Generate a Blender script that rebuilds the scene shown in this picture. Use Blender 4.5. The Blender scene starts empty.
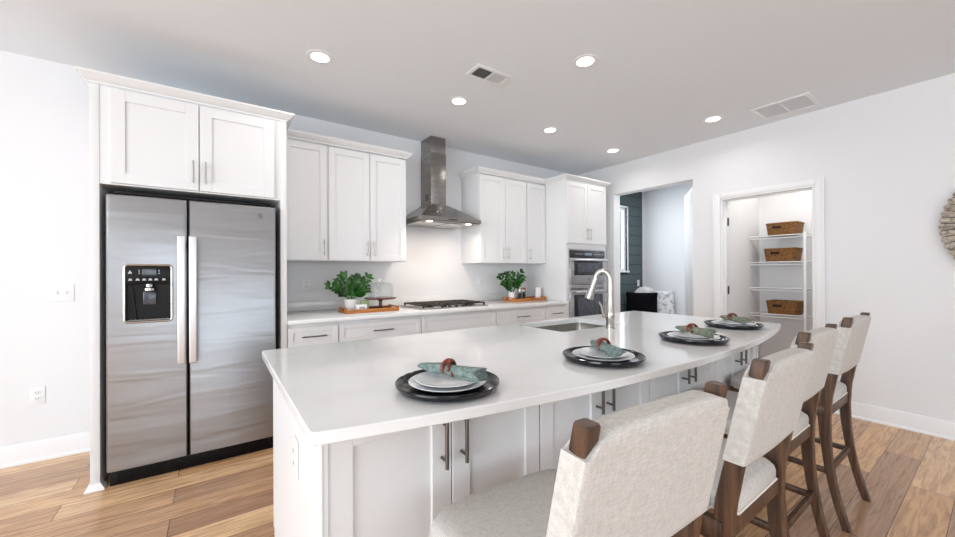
import bpy, bmesh, math, random
from mathutils import Vector, Matrix
random.seed(7)
S = bpy.context.scene
COL = S.collection

# ------------------------------------------------------------------ camera
CF, YAW, PIT, ROL, CH, SY = 372.9022, math.radians(34.973), math.radians(0.077), math.radians(-0.24), 1.2666, 3.4161
def make_camera():
    s, c = math.sin(YAW), math.cos(YAW)
    fw = Vector((s*math.cos(PIT), c*math.cos(PIT), math.sin(PIT)))
    rt = Vector((c, -s, 0)); up = rt.cross(fw)
    r2 = rt*math.cos(ROL) + up*math.sin(ROL); u2 = -rt*math.sin(ROL) + up*math.cos(ROL)
    cd = bpy.data.cameras.new('camera'); co = bpy.data.objects.new('camera', cd); COL.objects.link(co)
    m = Matrix((r2, u2, -fw)).transposed().to_4x4(); m.translation = (0, 0, CH)
    co.matrix_world = m
    cd.sensor_width = 36; cd.lens = CF*36/955; cd.shift_y = SY/955; cd.clip_start = .02
    S.camera = co
make_camera()

# ------------------------------------------------------------------ world, daylight, exposure
S.view_settings.view_transform = 'Standard'; S.view_settings.look = 'None'
S.view_settings.gamma = 1; S.view_settings.use_curve_mapping = False
S.view_settings.exposure = 0.0
W = bpy.data.worlds.new('sky'); S.world = W; W.use_nodes = True
bg = W.node_tree.nodes['Background']; bg.inputs[0].default_value = (.80, .90, 1.0, 1); bg.inputs[1].default_value = 2.4

def area(name, loc, direction, sx, sy, power, color, shape='RECTANGLE', spread=180):
    l = bpy.data.lights.new(name, 'AREA'); l.shape = shape; l.size = sx
    if shape in ('RECTANGLE', 'ELLIPSE'): l.size_y = sy
    l.energy = power; l.color = color; l.spread = math.radians(spread)
    o = bpy.data.objects.new(name, l); COL.objects.link(o); o.location = loc
    o.rotation_euler = Vector(direction).to_track_quat('-Z', 'Y').to_euler()
    return o
# daylight entering by the living-room windows: the left wall, the wall behind the camera, and the mudroom window
area('daylight_side_window', (-4.3, -.5, 1.45), (1, 0, .22), 4.2, 2.1, 202, (.885, .945, 1.0))
area('daylight_front_window', (.6, -4.1, 1.45), (0, 1, .4), 4.6, 2.1, 32, (.92, .94, 1.0))
area('daylight_mudroom_window', (5.6, 3.98, 1.85), (0, -1, 0), .8, 1.1, 9, (.85, .93, 1.0))

# ------------------------------------------------------------------ materials
def lin(v): return v/12.92 if v <= .04045 else ((v+.055)/1.055)**2.4
def rgb(*c): return tuple(lin(x/255) for x in c) + (1,)
def mat(name, c, rough=.5, metal=0, spec=.5, trans=0, emit=0, coat=0):
    m = bpy.data.materials.new(name); m.use_nodes = True
    p = m.node_tree.nodes['Principled BSDF']
    p.inputs['Base Color'].default_value = c; p.inputs['Roughness'].default_value = rough
    p.inputs['Metallic'].default_value = metal; p.inputs['Specular IOR Level'].default_value = spec
    p.inputs['Transmission Weight'].default_value = trans; p.inputs['Coat Weight'].default_value = coat
    if emit: p.inputs['Emission Color'].default_value = c; p.inputs['Emission Strength'].default_value = emit
    return m
def nd(m, t, **kw):
    n = m.node_tree.nodes.new(t)
    for k, v in kw.items():
        if k in n.inputs: n.inputs[k].default_value = v
        else: setattr(n, k, v)
    return n
def ln(m, a, b): m.node_tree.links.new(a, b)
def P(m): return m.node_tree.nodes['Principled BSDF']
def coords(m, scale=(1, 1, 1), rot=(0, 0, 0)):
    t = nd(m, 'ShaderNodeTexCoord'); mp = nd(m, 'ShaderNodeMapping')
    mp.inputs['Scale'].default_value = scale; mp.inputs['Rotation'].default_value = rot
    ln(m, t.outputs['Object'], mp.inputs[0]); return mp.outputs[0]
def mixc(m, fac, a, b):
    x = nd(m, 'ShaderNodeMix', data_type='RGBA')
    if hasattr(fac, 'is_linked'): ln(m, fac, x.inputs[0])
    else: x.inputs[0].default_value = fac
    for i, v in ((6, a), (7, b)):
        if hasattr(v, 'is_linked'): ln(m, v, x.inputs[i])
        else: x.inputs[i].default_value = v
    return x.outputs[2]
def bump(m, h, strength=.2, dist=.002):
    b = nd(m, 'ShaderNodeBump'); b.inputs['Strength'].default_value = strength; b.inputs['Distance'].default_value = dist
    ln(m, h, b.inputs['Height']); ln(m, b.outputs[0], P(m).inputs['Normal'])
def noisy(name, c1, c2, scale=(40, 40, 40), rough=.5, bumpd=0, metal=0, spec=.5, detail=4, contrast=(.35, .65)):
    m = mat(name, c1, rough, metal, spec)
    n = nd(m, 'ShaderNodeTexNoise'); n.inputs['Scale'].default_value = 1; n.inputs['Detail'].default_value = detail
    ln(m, coords(m, scale), n.inputs[0])
    r = nd(m, 'ShaderNodeMapRange'); r.inputs[1].default_value, r.inputs[2].default_value = contrast
    ln(m, n.outputs[0], r.inputs[0])
    ln(m, mixc(m, r.outputs[0], c1, c2), P(m).inputs['Base Color'])
    if bumpd: bump(m, n.outputs[0], .5, bumpd)
    return m
def plain(name, c, rough, **k):
    """paint: one colour with a faint roller texture"""
    m = mat(name, c, rough, **k)
    n = nd(m, 'ShaderNodeTexNoise'); n.inputs['Scale'].default_value = 1; ln(m, coords(m, (180, 180, 180)), n.inputs[0])
    bump(m, n.outputs[0], .06, .0006); return m
M = {}
M['wall'] = plain('wall_paint', rgb(233, 233, 234), .85, spec=.2)
M['ceiling'] = plain('ceiling_paint', rgb(236, 240, 244), .95, spec=.1)
M['trim'] = plain('trim_paint', rgb(240, 240, 240), .45, spec=.4)
M['cabinet'] = plain('cabinet_paint', rgb(228, 228, 228), .42, spec=.4)
M['black'] = mat('black_plastic', rgb(8, 8, 10), .35, spec=.25)
M['void'] = mat('dark_recess', rgb(4, 5, 9), .7, spec=.08)
M['darkglass'] = mat('black_glass', rgb(26, 28, 34), .06, coat=.5)
M['ovenglass'] = noisy('oven_glass', rgb(62, 66, 76), rgb(84, 88, 98), (30, 30, 30), .12)
M['display'] = mat('display', rgb(120, 140, 150), .2)
M['icon'] = mat('icon_print', rgb(190, 195, 200), .4)
M['pull'] = mat('nickel_pull', rgb(120, 116, 112), .28, 1)
M['soft_nickel'] = mat('satin_nickel_pull', rgb(176, 173, 169), .3, 1)
M['handle_steel'] = mat('satin_handle_steel', rgb(228, 229, 231), .42, 1)
M['nickel'] = mat('brushed_nickel', rgb(190, 186, 180), .24, 1)
M['gaspipe'] = mat('cast_iron', rgb(44, 36, 32), .5)
M['white_plastic'] = mat('white_plastic', rgb(238, 238, 238), .35)
M['wire'] = mat('white_wire', rgb(238, 240, 242), .35)
M['ceramic'] = mat('white_ceramic', rgb(240, 240, 238), .2)
M['charger'] = noisy('black_glaze', rgb(6, 7, 11), rgb(14, 16, 26), (25, 25, 25), .12)
M['plate'] = noisy('grey_glaze', rgb(238, 239, 239), rgb(222, 226, 230), (30, 30, 30), .16)
M['plate_blue'] = noisy('blue_glaze', rgb(150, 160, 176), rgb(112, 126, 152), (16, 16, 16), .16)
M['napkin'] = noisy('green_linen', rgb(134, 150, 144), rgb(92, 112, 108), (90, 90, 90), .9, .001)
M['napkin_sage'] = noisy('sage_linen', rgb(144, 150, 130), rgb(104, 112, 96), (90, 90, 90), .9, .001)
M['ring'] = noisy('red_wood', rgb(140, 62, 36), rgb(88, 34, 20), (60, 60, 20), .3)
M['leaf'] = noisy('leaf', rgb(52, 116, 30), rgb(10, 44, 12), (18, 18, 18), .3)
M['stem'] = mat('plant_stem', rgb(60, 120, 40), .5)
M['soil'] = noisy('soil', rgb(50, 36, 26), rgb(24, 18, 14), (120, 120, 120), .95)
M['tray'] = noisy('tray_wood', rgb(200, 132, 66), rgb(156, 92, 40), (6, 40, 60), .4)
M['stand'] = noisy('dark_wood', rgb(112, 58, 36), rgb(70, 34, 22), (20, 8, 40), .35)
M['coffee'] = noisy('coffee_beans', rgb(40, 26, 18), rgb(14, 9, 6), (160, 160, 160), .6, .003)
M['pasta'] = noisy('dry_grain', rgb(206, 176, 130), rgb(160, 120, 76), (140, 140, 140), .7)
M['greenbox'] = mat('pale_green_card', rgb(176, 196, 140), .6)
M['ink'] = mat('grey_print', rgb(70, 70, 72), .6)
M['pillow_black'] = noisy('black_velvet', rgb(16, 16, 18), rgb(8, 8, 9), (80, 80, 80), .95, .001, spec=.1)
M['pillow_print'] = noisy('print_fabric', rgb(226, 226, 224), rgb(150, 152, 154), (16, 16, 16), .9, 0, contrast=(.46, .66))
M['throw'] = noisy('knit_throw', rgb(236, 234, 230), rgb(200, 198, 194), (60, 60, 60), .95, .004)
M['hinge'] = mat('dark_hinge', rgb(70, 68, 66), .4, 1)
M['lens'] = mat('lit_lens', (1, .97, .92, 1), .4, emit=9)
M['hoodlens'] = mat('lit_hood_lens', (1, .9, .75, 1), .4, emit=4)
M['ventback'] = mat('duct_shadow', rgb(40, 42, 46), .8)
M['ventgrey'] = mat('duct_filter', rgb(226, 228, 230), .8)
# glass: thin and clear
def glassm(name, tint):
    m = bpy.data.materials.new(name); m.use_nodes = True; nt = m.node_tree
    out = nt.nodes['Material Output']; nt.nodes.remove(nt.nodes['Principled BSDF'])
    t = nt.nodes.new('ShaderNodeBsdfTransparent'); t.inputs[0].default_value = tint
    g = nt.nodes.new('ShaderNodeBsdfGlossy'); g.inputs['Roughness'].default_value = .03
    lw = nt.nodes.new('ShaderNodeLayerWeight'); lw.inputs[0].default_value = .25
    f = nt.nodes.new('ShaderNodeMath'); f.operation = 'MULTIPLY'; f.inputs[1].default_value = .55; nt.links.new(lw.outputs['Facing'], f.inputs[0])
    mx = nt.nodes.new('ShaderNodeMixShader'); nt.links.new(f.outputs[0], mx.inputs[0]); nt.links.new(t.outputs[0], mx.inputs[1])
    nt.links.new(g.outputs[0], mx.inputs[2]); nt.links.new(mx.outputs[0], out.inputs[0]); return m
M['glass'] = glassm('clear_glass', (.93, .95, .95, 1))
M['pane'] = glassm('window_glass', (.96, .98, 1, 1))
# stainless steel, brushed: long streaks along one axis
def steelm(name, c, rough, scale, metal=1.0):
    m = mat(name, c, rough, metal)
    n = nd(m, 'ShaderNodeTexNoise'); n.inputs['Scale'].default_value = 1; n.inputs['Detail'].default_value = 3
    ln(m, coords(m, scale), n.inputs[0])
    r = nd(m, 'ShaderNodeMapRange'); r.inputs[3].default_value = rough-.05; r.inputs[4].default_value = rough+.08
    ln(m, n.outputs[0], r.inputs[0]); ln(m, r.outputs[0], P(m).inputs['Roughness'])
    bump(m, n.outputs[0], .05, .0006)
    return m
M['steel'] = steelm('brushed_steel', rgb(166, 168, 171), .33, (2.5, 3, 420))
M['hoodsteel'] = steelm('hood_steel', rgb(150, 147, 143), .26, (3, 3, 300))
# the refrigerator doors are not perfectly flat: long shallow ripples
m = M['steel']; wv = nd(m, 'ShaderNodeTexNoise'); wv.inputs['Scale'].default_value = 1; wv.inputs['Detail'].default_value = 2; wv.inputs['Distortion'].default_value = .6
ln(m, coords(m, (.9, 1, 7)), wv.inputs[0]); b0 = [x for x in m.node_tree.nodes if x.type == 'BUMP'][0]
b1 = nd(m, 'ShaderNodeBump'); b1.inputs['Strength'].default_value = .35; b1.inputs['Distance'].default_value = .02; ln(m, wv.outputs[0], b1.inputs['Height']); ln(m, b1.outputs[0], b0.inputs['Normal'])
M['sinksteel'] = steelm('sink_steel', rgb(188, 186, 181), .28, (200, 4, 4))
M['ovensteel'] = steelm('oven_steel', rgb(186, 187, 190), .27, (3, 3, 300))
# quartz
m = M['quartz'] = mat('white_quartz', rgb(222, 222, 219), .10, spec=.5)
n = nd(m, 'ShaderNodeTexNoise'); n.inputs['Scale'].default_value = 1; n.inputs['Detail'].default_value = 6; ln(m, coords(m, (3, 5, 3)), n.inputs[0])
r = nd(m, 'ShaderNodeMapRange'); r.inputs[1].default_value = .5; r.inputs[2].default_value = .72; ln(m, n.outputs[0], r.inputs[0])
ln(m, mixc(m, r.outputs[0], rgb(234, 234, 233), rgb(228, 227, 226)), P(m).inputs['Base Color'])
# backsplash wall tile: large white slabs with a faint joint
# floor: hickory planks running along X
def floorm():
    m = mat('oak_planks', rgb(180, 140, 100), .24, spec=.6)
    co = coords(m)
    br = nd(m, 'ShaderNodeTexBrick'); br.offset = .37; br.offset_frequency = 2; br.squash = 1
    br.inputs['Scale'].default_value = 1; br.inputs['Brick Width'].default_value = 1.35; br.inputs['Row Height'].default_value = .165
    br.inputs['Mortar Size'].default_value = .0016; br.inputs['Mortar Smooth'].default_value = .2; br.inputs['Bias'].default_value = 0
    br.inputs['Color1'].default_value = (0, 0, 0, 1); br.inputs['Color2'].default_value = (1, 1, 1, 1); br.inputs['Mortar'].default_value = (.5, .5, .5, 1)
    ln(m, co, br.inputs[0])
    ramp = nd(m, 'ShaderNodeValToRGB'); e = ramp.color_ramp.elements
    e[0].position = 0; e[0].color = rgb(172, 134, 104); e[1].position = 1; e[1].color = rgb(232, 196, 156)
    x = ramp.color_ramp.elements.new(.35); x.color = rgb(198, 158, 122)
    x = ramp.color_ramp.elements.new(.7); x.color = rgb(218, 172, 124)
    ln(m, br.outputs['Color'], ramp.inputs[0])
    # grain: stretched noise, warped per plank
    mp = nd(m, 'ShaderNodeMapping'); mp.inputs['Scale'].default_value = (2.2, 26, 1); ln(m, co, mp.inputs[0])
    ad = nd(m, 'ShaderNodeVectorMath', operation='MULTIPLY_ADD'); ad.inputs[1].default_value = (7, 5, 3); ln(m, br.outputs['Color'], ad.inputs[0]); ln(m, mp.outputs[0], ad.inputs[2])
    g = nd(m, 'ShaderNodeTexNoise'); g.inputs['Scale'].default_value = 1.6; g.inputs['Detail'].default_value = 7; g.inputs['Distortion'].default_value = 1.3
    ln(m, ad.outputs[0], g.inputs[0])
    gr = nd(m, 'ShaderNodeMapRange'); gr.inputs[1].default_value = .38; gr.inputs[2].default_value = .68; ln(m, g.outputs[0], gr.inputs[0])
    mul = nd(m, 'ShaderNodeMix', data_type='RGBA', blend_type='MULTIPLY'); mul.inputs[0].default_value = .75
    ln(m, ramp.outputs[0], mul.inputs[6]); ln(m, mixc(m, gr.outputs[0], (1.08, 1.06, 1.04, 1), (.52, .44, .38, 1)), mul.inputs[7])
    jm = mixc(m, br.outputs['Fac'], mul.outputs[2], rgb(74, 50, 34))
    ln(m, jm, P(m).inputs['Base Color'])
    bump(m, br.outputs['Fac'], -.35, .002)
    return m
M['floor'] = floorm()
def woodm(name, c1, c2, axis=(25, 25, 2.2), rough=.42):
    m = mat(name, c1, rough)
    n = nd(m, 'ShaderNodeTexNoise'); n.inputs['Scale'].default_value = 1.6; n.inputs['Detail'].default_value = 6; n.inputs['Distortion'].default_value = .8
    ln(m, coords(m, axis), n.inputs[0])
    r = nd(m, 'ShaderNodeMapRange'); r.inputs[1].default_value = .36; r.inputs[2].default_value = .66; ln(m, n.outputs[0], r.inputs[0])
    ln(m, mixc(m, r.outputs[0], c1, c2), P(m).inputs['Base Color']); bump(m, n.outputs[0], .12, .001)
    return m
M['stoolwood'] = woodm('walnut_stain', rgb(100, 70, 48), rgb(54, 37, 28))
def linenm():
    m = mat('oatmeal_linen', rgb(206, 198, 186), .95, spec=.15)
    co = coords(m)
    w1 = nd(m, 'ShaderNodeTexNoise'); w1.inputs['Scale'].default_value = 1; w1.inputs['Detail'].default_value = 2
    mp = nd(m, 'ShaderNodeMapping'); mp.inputs['Scale'].default_value = (420, 60, 60); ln(m, co, mp.inputs[0]); ln(m, mp.outputs[0], w1.inputs[0])
    w2 = nd(m, 'ShaderNodeTexNoise'); w2.inputs['Scale'].default_value = 1; w2.inputs['Detail'].default_value = 2
    mp2 = nd(m, 'ShaderNodeMapping'); mp2.inputs['Scale'].default_value = (50, 420, 420); ln(m, co, mp2.inputs[0]); ln(m, mp2.outputs[0], w2.inputs[0])
    a = nd(m, 'ShaderNodeMath', operation='ADD'); ln(m, w1.outputs[0], a.inputs[0]); ln(m, w2.outputs[0], a.inputs[1])
    r = nd(m, 'ShaderNodeMapRange'); r.inputs[1].default_value = .75; r.inputs[2].default_value = 1.25; ln(m, a.outputs[0], r.inputs[0])
    ln(m, mixc(m, r.outputs[0], rgb(190, 186, 180), rgb(212, 208, 203)), P(m).inputs['Base Color'])
    bump(m, a.outputs[0], .16, .001)
    return m
M['linen'] = linenm()
M['piping'] = mat('linen_piping', rgb(226, 220, 210), .9, spec=.15)
def wovenm(name, c1, c2, s=(70, 70, 90)):
    m = mat(name, c1, .75)
    co = coords(m, s)
    v = nd(m, 'ShaderNodeTexVoronoi'); v.inputs['Scale'].default_value = 1; ln(m, co, v.inputs[0])
    n = nd(m, 'ShaderNodeTexNoise'); n.inputs['Scale'].default_value = 1.2; n.inputs['Detail'].default_value = 4; ln(m, co, n.inputs[0])
    mu = nd(m, 'ShaderNodeMath', operation='MULTIPLY'); ln(m, v.outputs['Distance'], mu.inputs[0]); ln(m, n.outputs[0], mu.inputs[1])
    r = nd(m, 'ShaderNodeMapRange'); r.inputs[1].default_value = .12; r.inputs[2].default_value = .45; ln(m, mu.outputs[0], r.inputs[0])
    ln(m, mixc(m, r.outputs[0], c1, c2), P(m).inputs['Base Color']); bump(m, mu.outputs[0], -.8, .006)
    return m
M['wicker'] = wovenm('seagrass', rgb(158, 108, 54), rgb(58, 36, 16), (95, 95, 120))
M['rattan'] = wovenm('grey_rattan', rgb(190, 180, 166), rgb(120, 108, 96), (40, 40, 40))
M['rattan_dark'] = mat('dark_rattan', rgb(84, 74, 66), .8)
# shiplap: dark green boards
m = M['shiplap'] = mat('dark_green_paint', rgb(78, 93, 95), .5)
M['shiplap_gap'] = mat('board_gap', rgb(24, 30, 32), .8)

# ------------------------------------------------------------------ mesh builder
OFF = {}
class B:
    def __init__(s): s.bm = bmesh.new()
    def _merge(s, t, bev=0, seg=2):
        if bev:
            bmesh.ops.bevel(t, geom=list(t.edges), offset=bev, offset_type='OFFSET', segments=seg, profile=.5, affect='EDGES', clamp_overlap=True)
        me = bpy.data.meshes.new('t'); t.to_mesh(me); t.free(); s.bm.from_mesh(me); bpy.data.meshes.remove(me); return s
    def box(s, x0, x1, y0, y1, z0, z1, bev=.0, seg=2):
        t = bmesh.new(); bmesh.ops.create_cube(t, size=1)
        bmesh.ops.scale(t, vec=(abs(x1-x0), abs(y1-y0), abs(z1-z0)), verts=t.verts)
        bmesh.ops.translate(t, vec=((x0+x1)/2, (y0+y1)/2, (z0+z1)/2), verts=t.verts)
        return s._merge(t, bev, seg)
    def rings(s, rings, closed=True, cap=True, loop=False):
        """skin a list of vertex rings"""
        t = bmesh.new(); R = [[t.verts.new(p) for p in r] for r in rings]
        n = len(R[0]); k = n if closed else n-1
        pairs = list(zip(R, R[1:])) + ([(R[-1], R[0])] if loop else [])
        for a, b in pairs:
            for i in range(k):
                j = (i+1) % n
                try: t.faces.new((a[i], a[j], b[j], b[i]))
                except ValueError: pass
        if cap is True and not loop:
            t.faces.new(list(reversed(R[0]))); t.faces.new(R[-1])
        bmesh.ops.recalc_face_normals(t, faces=t.faces)
        return s._merge(t)
    def lathe(s, prof, c=(0, 0, 0), n=40, close=False):
        rings = []
        for r, z in prof:
            r = max(r, 1e-4)
            rings.append([(c[0]+r*math.cos(2*math.pi*i/n), c[1]+r*math.sin(2*math.pi*i/n), c[2]+z) for i in range(n)])
        return s.rings(rings, True, not close, close)
    def tube(s, pts, r, n=10, loop=False, flat=1.0):
        pts = [Vector(p) for p in pts]; rings = []
        N = len(pts); up = None
        for i, p in enumerate(pts):
            if loop: d = pts[(i+1) % N]-pts[i-1]
            else: d = pts[min(i+1, N-1)]-pts[max(i-1, 0)]
            d.normalize()
            if up is None:
                up = Vector((0, 0, 1)) if abs(d.z) < .9 else Vector((1, 0, 0))
            a = d.cross(up).normalized(); b = a.cross(d).normalized(); up = b
            rr = r[i] if isinstance(r, (list, tuple)) else r
            rings.append([tuple(p + a*rr*math.cos(2*math.pi*k/n) + b*rr*flat*math.sin(2*math.pi*k/n)) for k in range(n)])
        return s.rings(rings, True, True, loop)
    def prism(s, poly, axis, a0, a1, bev=0, seg=2):
        """extrude a 2D polygon along an axis; poly coords are the other two axes in order"""
        t = bmesh.new()
        def P3(u, v, a): return {'x': (a, u, v), 'y': (u, a, v), 'z': (u, v, a)}[axis]
        A = [t.verts.new(P3(u, v, a0)) for u, v in poly]; Bv = [t.verts.new(P3(u, v, a1)) for u, v in poly]
        n = len(poly); t.faces.new(A); t.faces.new(list(reversed(Bv)))
        for i in range(n): t.faces.new((A[i], Bv[i], Bv[(i+1) % n], A[(i+1) % n]))
        bmesh.ops.recalc_face_normals(t, faces=t.faces)
        return s._merge(t, bev, seg)
    def sweep(s, path, prof):
        """moulding: profile (out, z) swept with mitres along a 2D path; out is to the right of travel"""
        rings = []; N = len(path)
        for i, (x, y) in enumerate(path):
            ds = []
            if i > 0: ds.append(Vector((x-path[i-1][0], y-path[i-1][1])).normalized())
            if i < N-1: ds.append(Vector((path[i+1][0]-x, path[i+1][1]-y)).normalized())
            ns = [Vector((d.y, -d.x)) for d in ds]
            nn = sum(ns, Vector((0, 0))); nn = nn/nn.length
            k = 1/max(.3, nn.dot(ns[0])); nn = nn*k
            rings.append([(x+nn.x*o, y+nn.y*o, z) for o, z in prof])
        return s.rings(rings)
    def sphere(s, c, r, sc=(1, 1, 1), seg=20):
        t = bmesh.new(); bmesh.ops.create_uvsphere(t, u_segments=seg, v_segments=seg//2+2, radius=r)
        bmesh.ops.scale(t, vec=sc, verts=t.verts); bmesh.ops.translate(t, vec=c, verts=t.verts); return s._merge(t)
    def quadgrid(s, f, nu, nv):
        t = bmesh.new(); V = [[t.verts.new(f(i/nu, j/nv)) for j in range(nv+1)] for i in range(nu+1)]
        for i in range(nu):
            for j in range(nv): t.faces.new((V[i][j], V[i+1][j], V[i+1][j+1], V[i][j+1]))
        return s._merge(t)
    def build(s, name, m, parent=None, smooth=True, angle=32, weld=False):
        bm = s.bm
        if weld: bmesh.ops.remove_doubles(bm, verts=bm.verts, dist=1e-5)
        o3 = OFF.get(parent.name, Vector()) if parent else None
        if parent is None:
            lo = [min(v.co[i] for v in bm.verts) for i in range(3)]; hi = [max(v.co[i] for v in bm.verts) for i in range(3)]
            o3 = Vector(((lo[0]+hi[0])/2, (lo[1]+hi[1])/2, lo[2]))
        bmesh.ops.translate(bm, vec=-o3, verts=bm.verts)
        me = bpy.data.meshes.new(name); bm.to_mesh(me); bm.free()
        if smooth:
            me.polygons.foreach_set('use_smooth', [True]*len(me.polygons)); me.set_sharp_from_angle(angle=math.radians(angle))
        me.materials.append(m if not isinstance(m, str) else M[m])
        o = bpy.data.objects.new(name, me); COL.objects.link(o)
        if parent: o.parent = parent
        else: o.location = o3
        OFF[o.name] = o3
        return o
def tag(o, label, cat, group=None):
    o['label'] = label; o['category'] = cat
    if group: o['group'] = group
    return o
def thing(name, label, cat, loc=(0, 0, 0), group=None):
    o = bpy.data.objects.new(name, None); COL.objects.link(o); o.location = loc; o.empty_display_size = .05
    OFF[o.name] = Vector(loc); return tag(o, label, cat, group)
def struct(o, label=None):
    o['kind'] = 'structure'
    if label: o['label'] = label
    return o
def children_of(o): return [c for c in COL.objects if c.parent == o]
def copy_tree(o, parent=None):
    c = o.copy(); COL.objects.link(c)
    if parent: c.parent = parent
    for ch in children_of(o): copy_tree(ch, c)
    return c
def box(name, m, x0, x1, y0, y1, z0, z1, parent=None, bev=0, seg=2):
    return B().box(x0, x1, y0, y1, z0, z1, bev, seg).build(name, m, parent)

# ------------------------------------------------------------------ room shell
XL, XR, YF, YB, ZC = -4.5, 4.516, -4.3, 3.80, 2.74
WT = .14
struct(box('floor', 'floor', XL-.2, 7.0, YF-.2, 4.2, -.1, 0), 'wide plank wood floor')
struct(box('ceiling', 'ceiling', XL-.2, 7.0, YF-.2, 4.2, ZC, ZC+.1), 'flat grey-white ceiling')
struct(box('wall_back', 'wall', -.6, XR+WT, YB, YB+.14, 0, ZC), 'white wall behind the cabinets')
struct(box('wall_alcove', 'wall', XL, -.6, YB, YB+.14, 0, ZC), 'white wall left of the refrigerator')
# right wall with a tall opening and the pantry doorway
OY0, OY1, OZ = 2.105, 3.152, 2.338
PY0, PY1, PZ = 1.031, 1.811, 2.062
b = B()
b.box(XR, XR+WT, OY1, YB, 0, ZC).box(XR, XR+WT, PY1, OY0, 0, ZC).box(XR, XR+WT, YF, PY0, 0, ZC)
b.box(XR, XR+WT, OY0, OY1, OZ, ZC).box(XR, XR+WT, PY0, PY1, PZ, ZC)
struct(b.build('wall_right', 'wall', smooth=False), 'white right wall with two openings')
# left wall with a wide window, front wall (behind the camera) with a wide window
def wall_with_hole_x(name, x0, x1, ya, yb, h0, h1, z0, z1):
    q = B(); q.box(x0, x1, ya, h0, 0, ZC).box(x0, x1, h1, yb, 0, ZC).box(x0, x1, h0, h1, 0, z0).box(x0, x1, h0, h1, z1, ZC)
    return struct(q.build(name, 'wall', smooth=False))
wall_with_hole_x('wall_left', XL-.14, XL, YF, YB, -2.6, 1.6, .35, 2.5)
q = B(); q.box(XL, -1.8, YF-.14, YF, 0, ZC).box(3.0, XR, YF-.14, YF, 0, ZC).box(-1.8, 3.0, YF-.14, YF, 0, .35).box(-1.8, 3.0, YF-.14, YF, 2.5, ZC)
struct(q.build('wall_front', 'wall', smooth=False))
def window_frame_x(name, x, y0, y1, z0, z1, n):
    q = B(); w = .05
    q.box(x-.04, x+.02, y0, y1, z0, z0+w).box(x-.04, x+.02, y0, y1, z1-w, z1)
    for i in range(n+1):
        yy = y0+w/2+(y1-y0-w)*i/n; q.box(x-.04, x+.02, yy-w/2, yy+w/2, z0+w, z1-w)
    o = struct(q.build(name, 'trim', smooth=False)); return o
def window_frame_y(name, y, x0, x1, z0, z1, n):
    q = B(); w = .05
    q.box(x0, x1, y-.02, y+.04, z0, z0+w).box(x0, x1, y-.02, y+.04, z1-w, z1)
    for i in range(n+1):
        xx = x0+w/2+(x1-x0-w)*i/n; q.box(xx-w/2, xx+w/2, y-.02, y+.04, z0+w, z1-w)
    return struct(q.build(name, 'trim', smooth=False))
window_frame_x('window_2', XL-.06, -2.6, 1.6, .35, 2.5, 3)
window_frame_y('window_3', YF-.08, -1.8, 3.0, .35, 2.5, 3)
# baseboards: board plus shoe moulding
BBP = [(0, 0), (.024, 0), (.024, .012), (.014, .022), (.014, .118), (.010, .130), (0, .134)]
def baseboard(name, path, label=None): return struct(B().sweep(path, BBP).build(name, 'trim'), label)
baseboard('baseboard_left', [(XL, YB), (-.612, YB)], 'white baseboard left of the refrigerator')
baseboard('baseboard_right', [(XR, PY0-.07), (XR, YF)], 'white baseboard along the right wall')
baseboard('baseboard_back', [(XR, OY0), (XR, PY1+.07)], 'white baseboard between the two openings')

# pantry closet
PXB, PYL, PYR = 5.6, 1.80, .45
box_ = lambda n_, m_, *a: struct(box(n_, m_, *a))
box_('wall_pantry_back', 'wall', PXB, PXB+.1, PYR-.1, PYL+.05, 0, ZC)
box_('wall_pantry_left', 'wall', XR+WT, PXB, PYL+.012, PYL+.10, 0, ZC)
box_('wall_pantry_right', 'wall', XR+WT, PXB, PYR-.1, PYR, 0, ZC)
baseboard('baseboard_pantry', [(XR+WT, PYL+.012), (PXB, PYL+.012), (PXB, PYR)], 'white baseboard inside the pantry')
# pantry doorway casing and jamb lining
CW = .062
q = B()
q.box(XR-.018, XR, PY0-CW, PY0-.002, 0, PZ+.052, .004).box(XR-.018, XR, PY1+.002, PY1+CW, 0, PZ+.052, .004).box(XR-.0175, XR, PY0-.002, PY1+.002, PZ-.002, PZ+.052, .004)
q.box(XR-.026, XR-.012, PY0-CW-.008, PY0-CW+.008, 0, PZ+.058, .003).box(XR-.026, XR-.012, PY1+CW-.008, PY1+CW+.008, 0, PZ+.058, .003)
struct(q.build('trim_1', 'trim'), 'white casing around the pantry doorway')
q = B(); q.box(XR-.01, XR+WT+.01, PY0-.001, PY0+.018, 0, PZ-.019, .002).box(XR-.01, XR+WT+.01, PY1-.018, PY1+.001, 0, PZ-.019, .002).box(XR-.01, XR+WT+.01, PY0, PY1, PZ-.019, PZ, .002)
q.box(XR+.05, XR+.06, PY0+.02, PY1-.02, PZ-.030, PZ-.018, .001).box(XR+.05, XR+.06, PY1-.028, PY1-.017, 0, PZ-.02, .001)
struct(q.build('trim_2', 'trim'), 'white jamb lining of the pantry doorway')
for z in (1.815, 1.06, .25):
    tag(B().box(XR+WT-.03, XR+WT+.008, PY1-.022, PY1-.0175, z-.045, z+.045, .001).build('door_hinge', 'hinge'),
        {1.815: 'dark upper hinge on the left jamb of the pantry doorway', 1.06: 'dark middle hinge on the left jamb of the pantry doorway', .25: 'dark bottom hinge on the left jamb of the pantry doorway'}[z], 'hinge', 'pantry doorway hinges')

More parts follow.
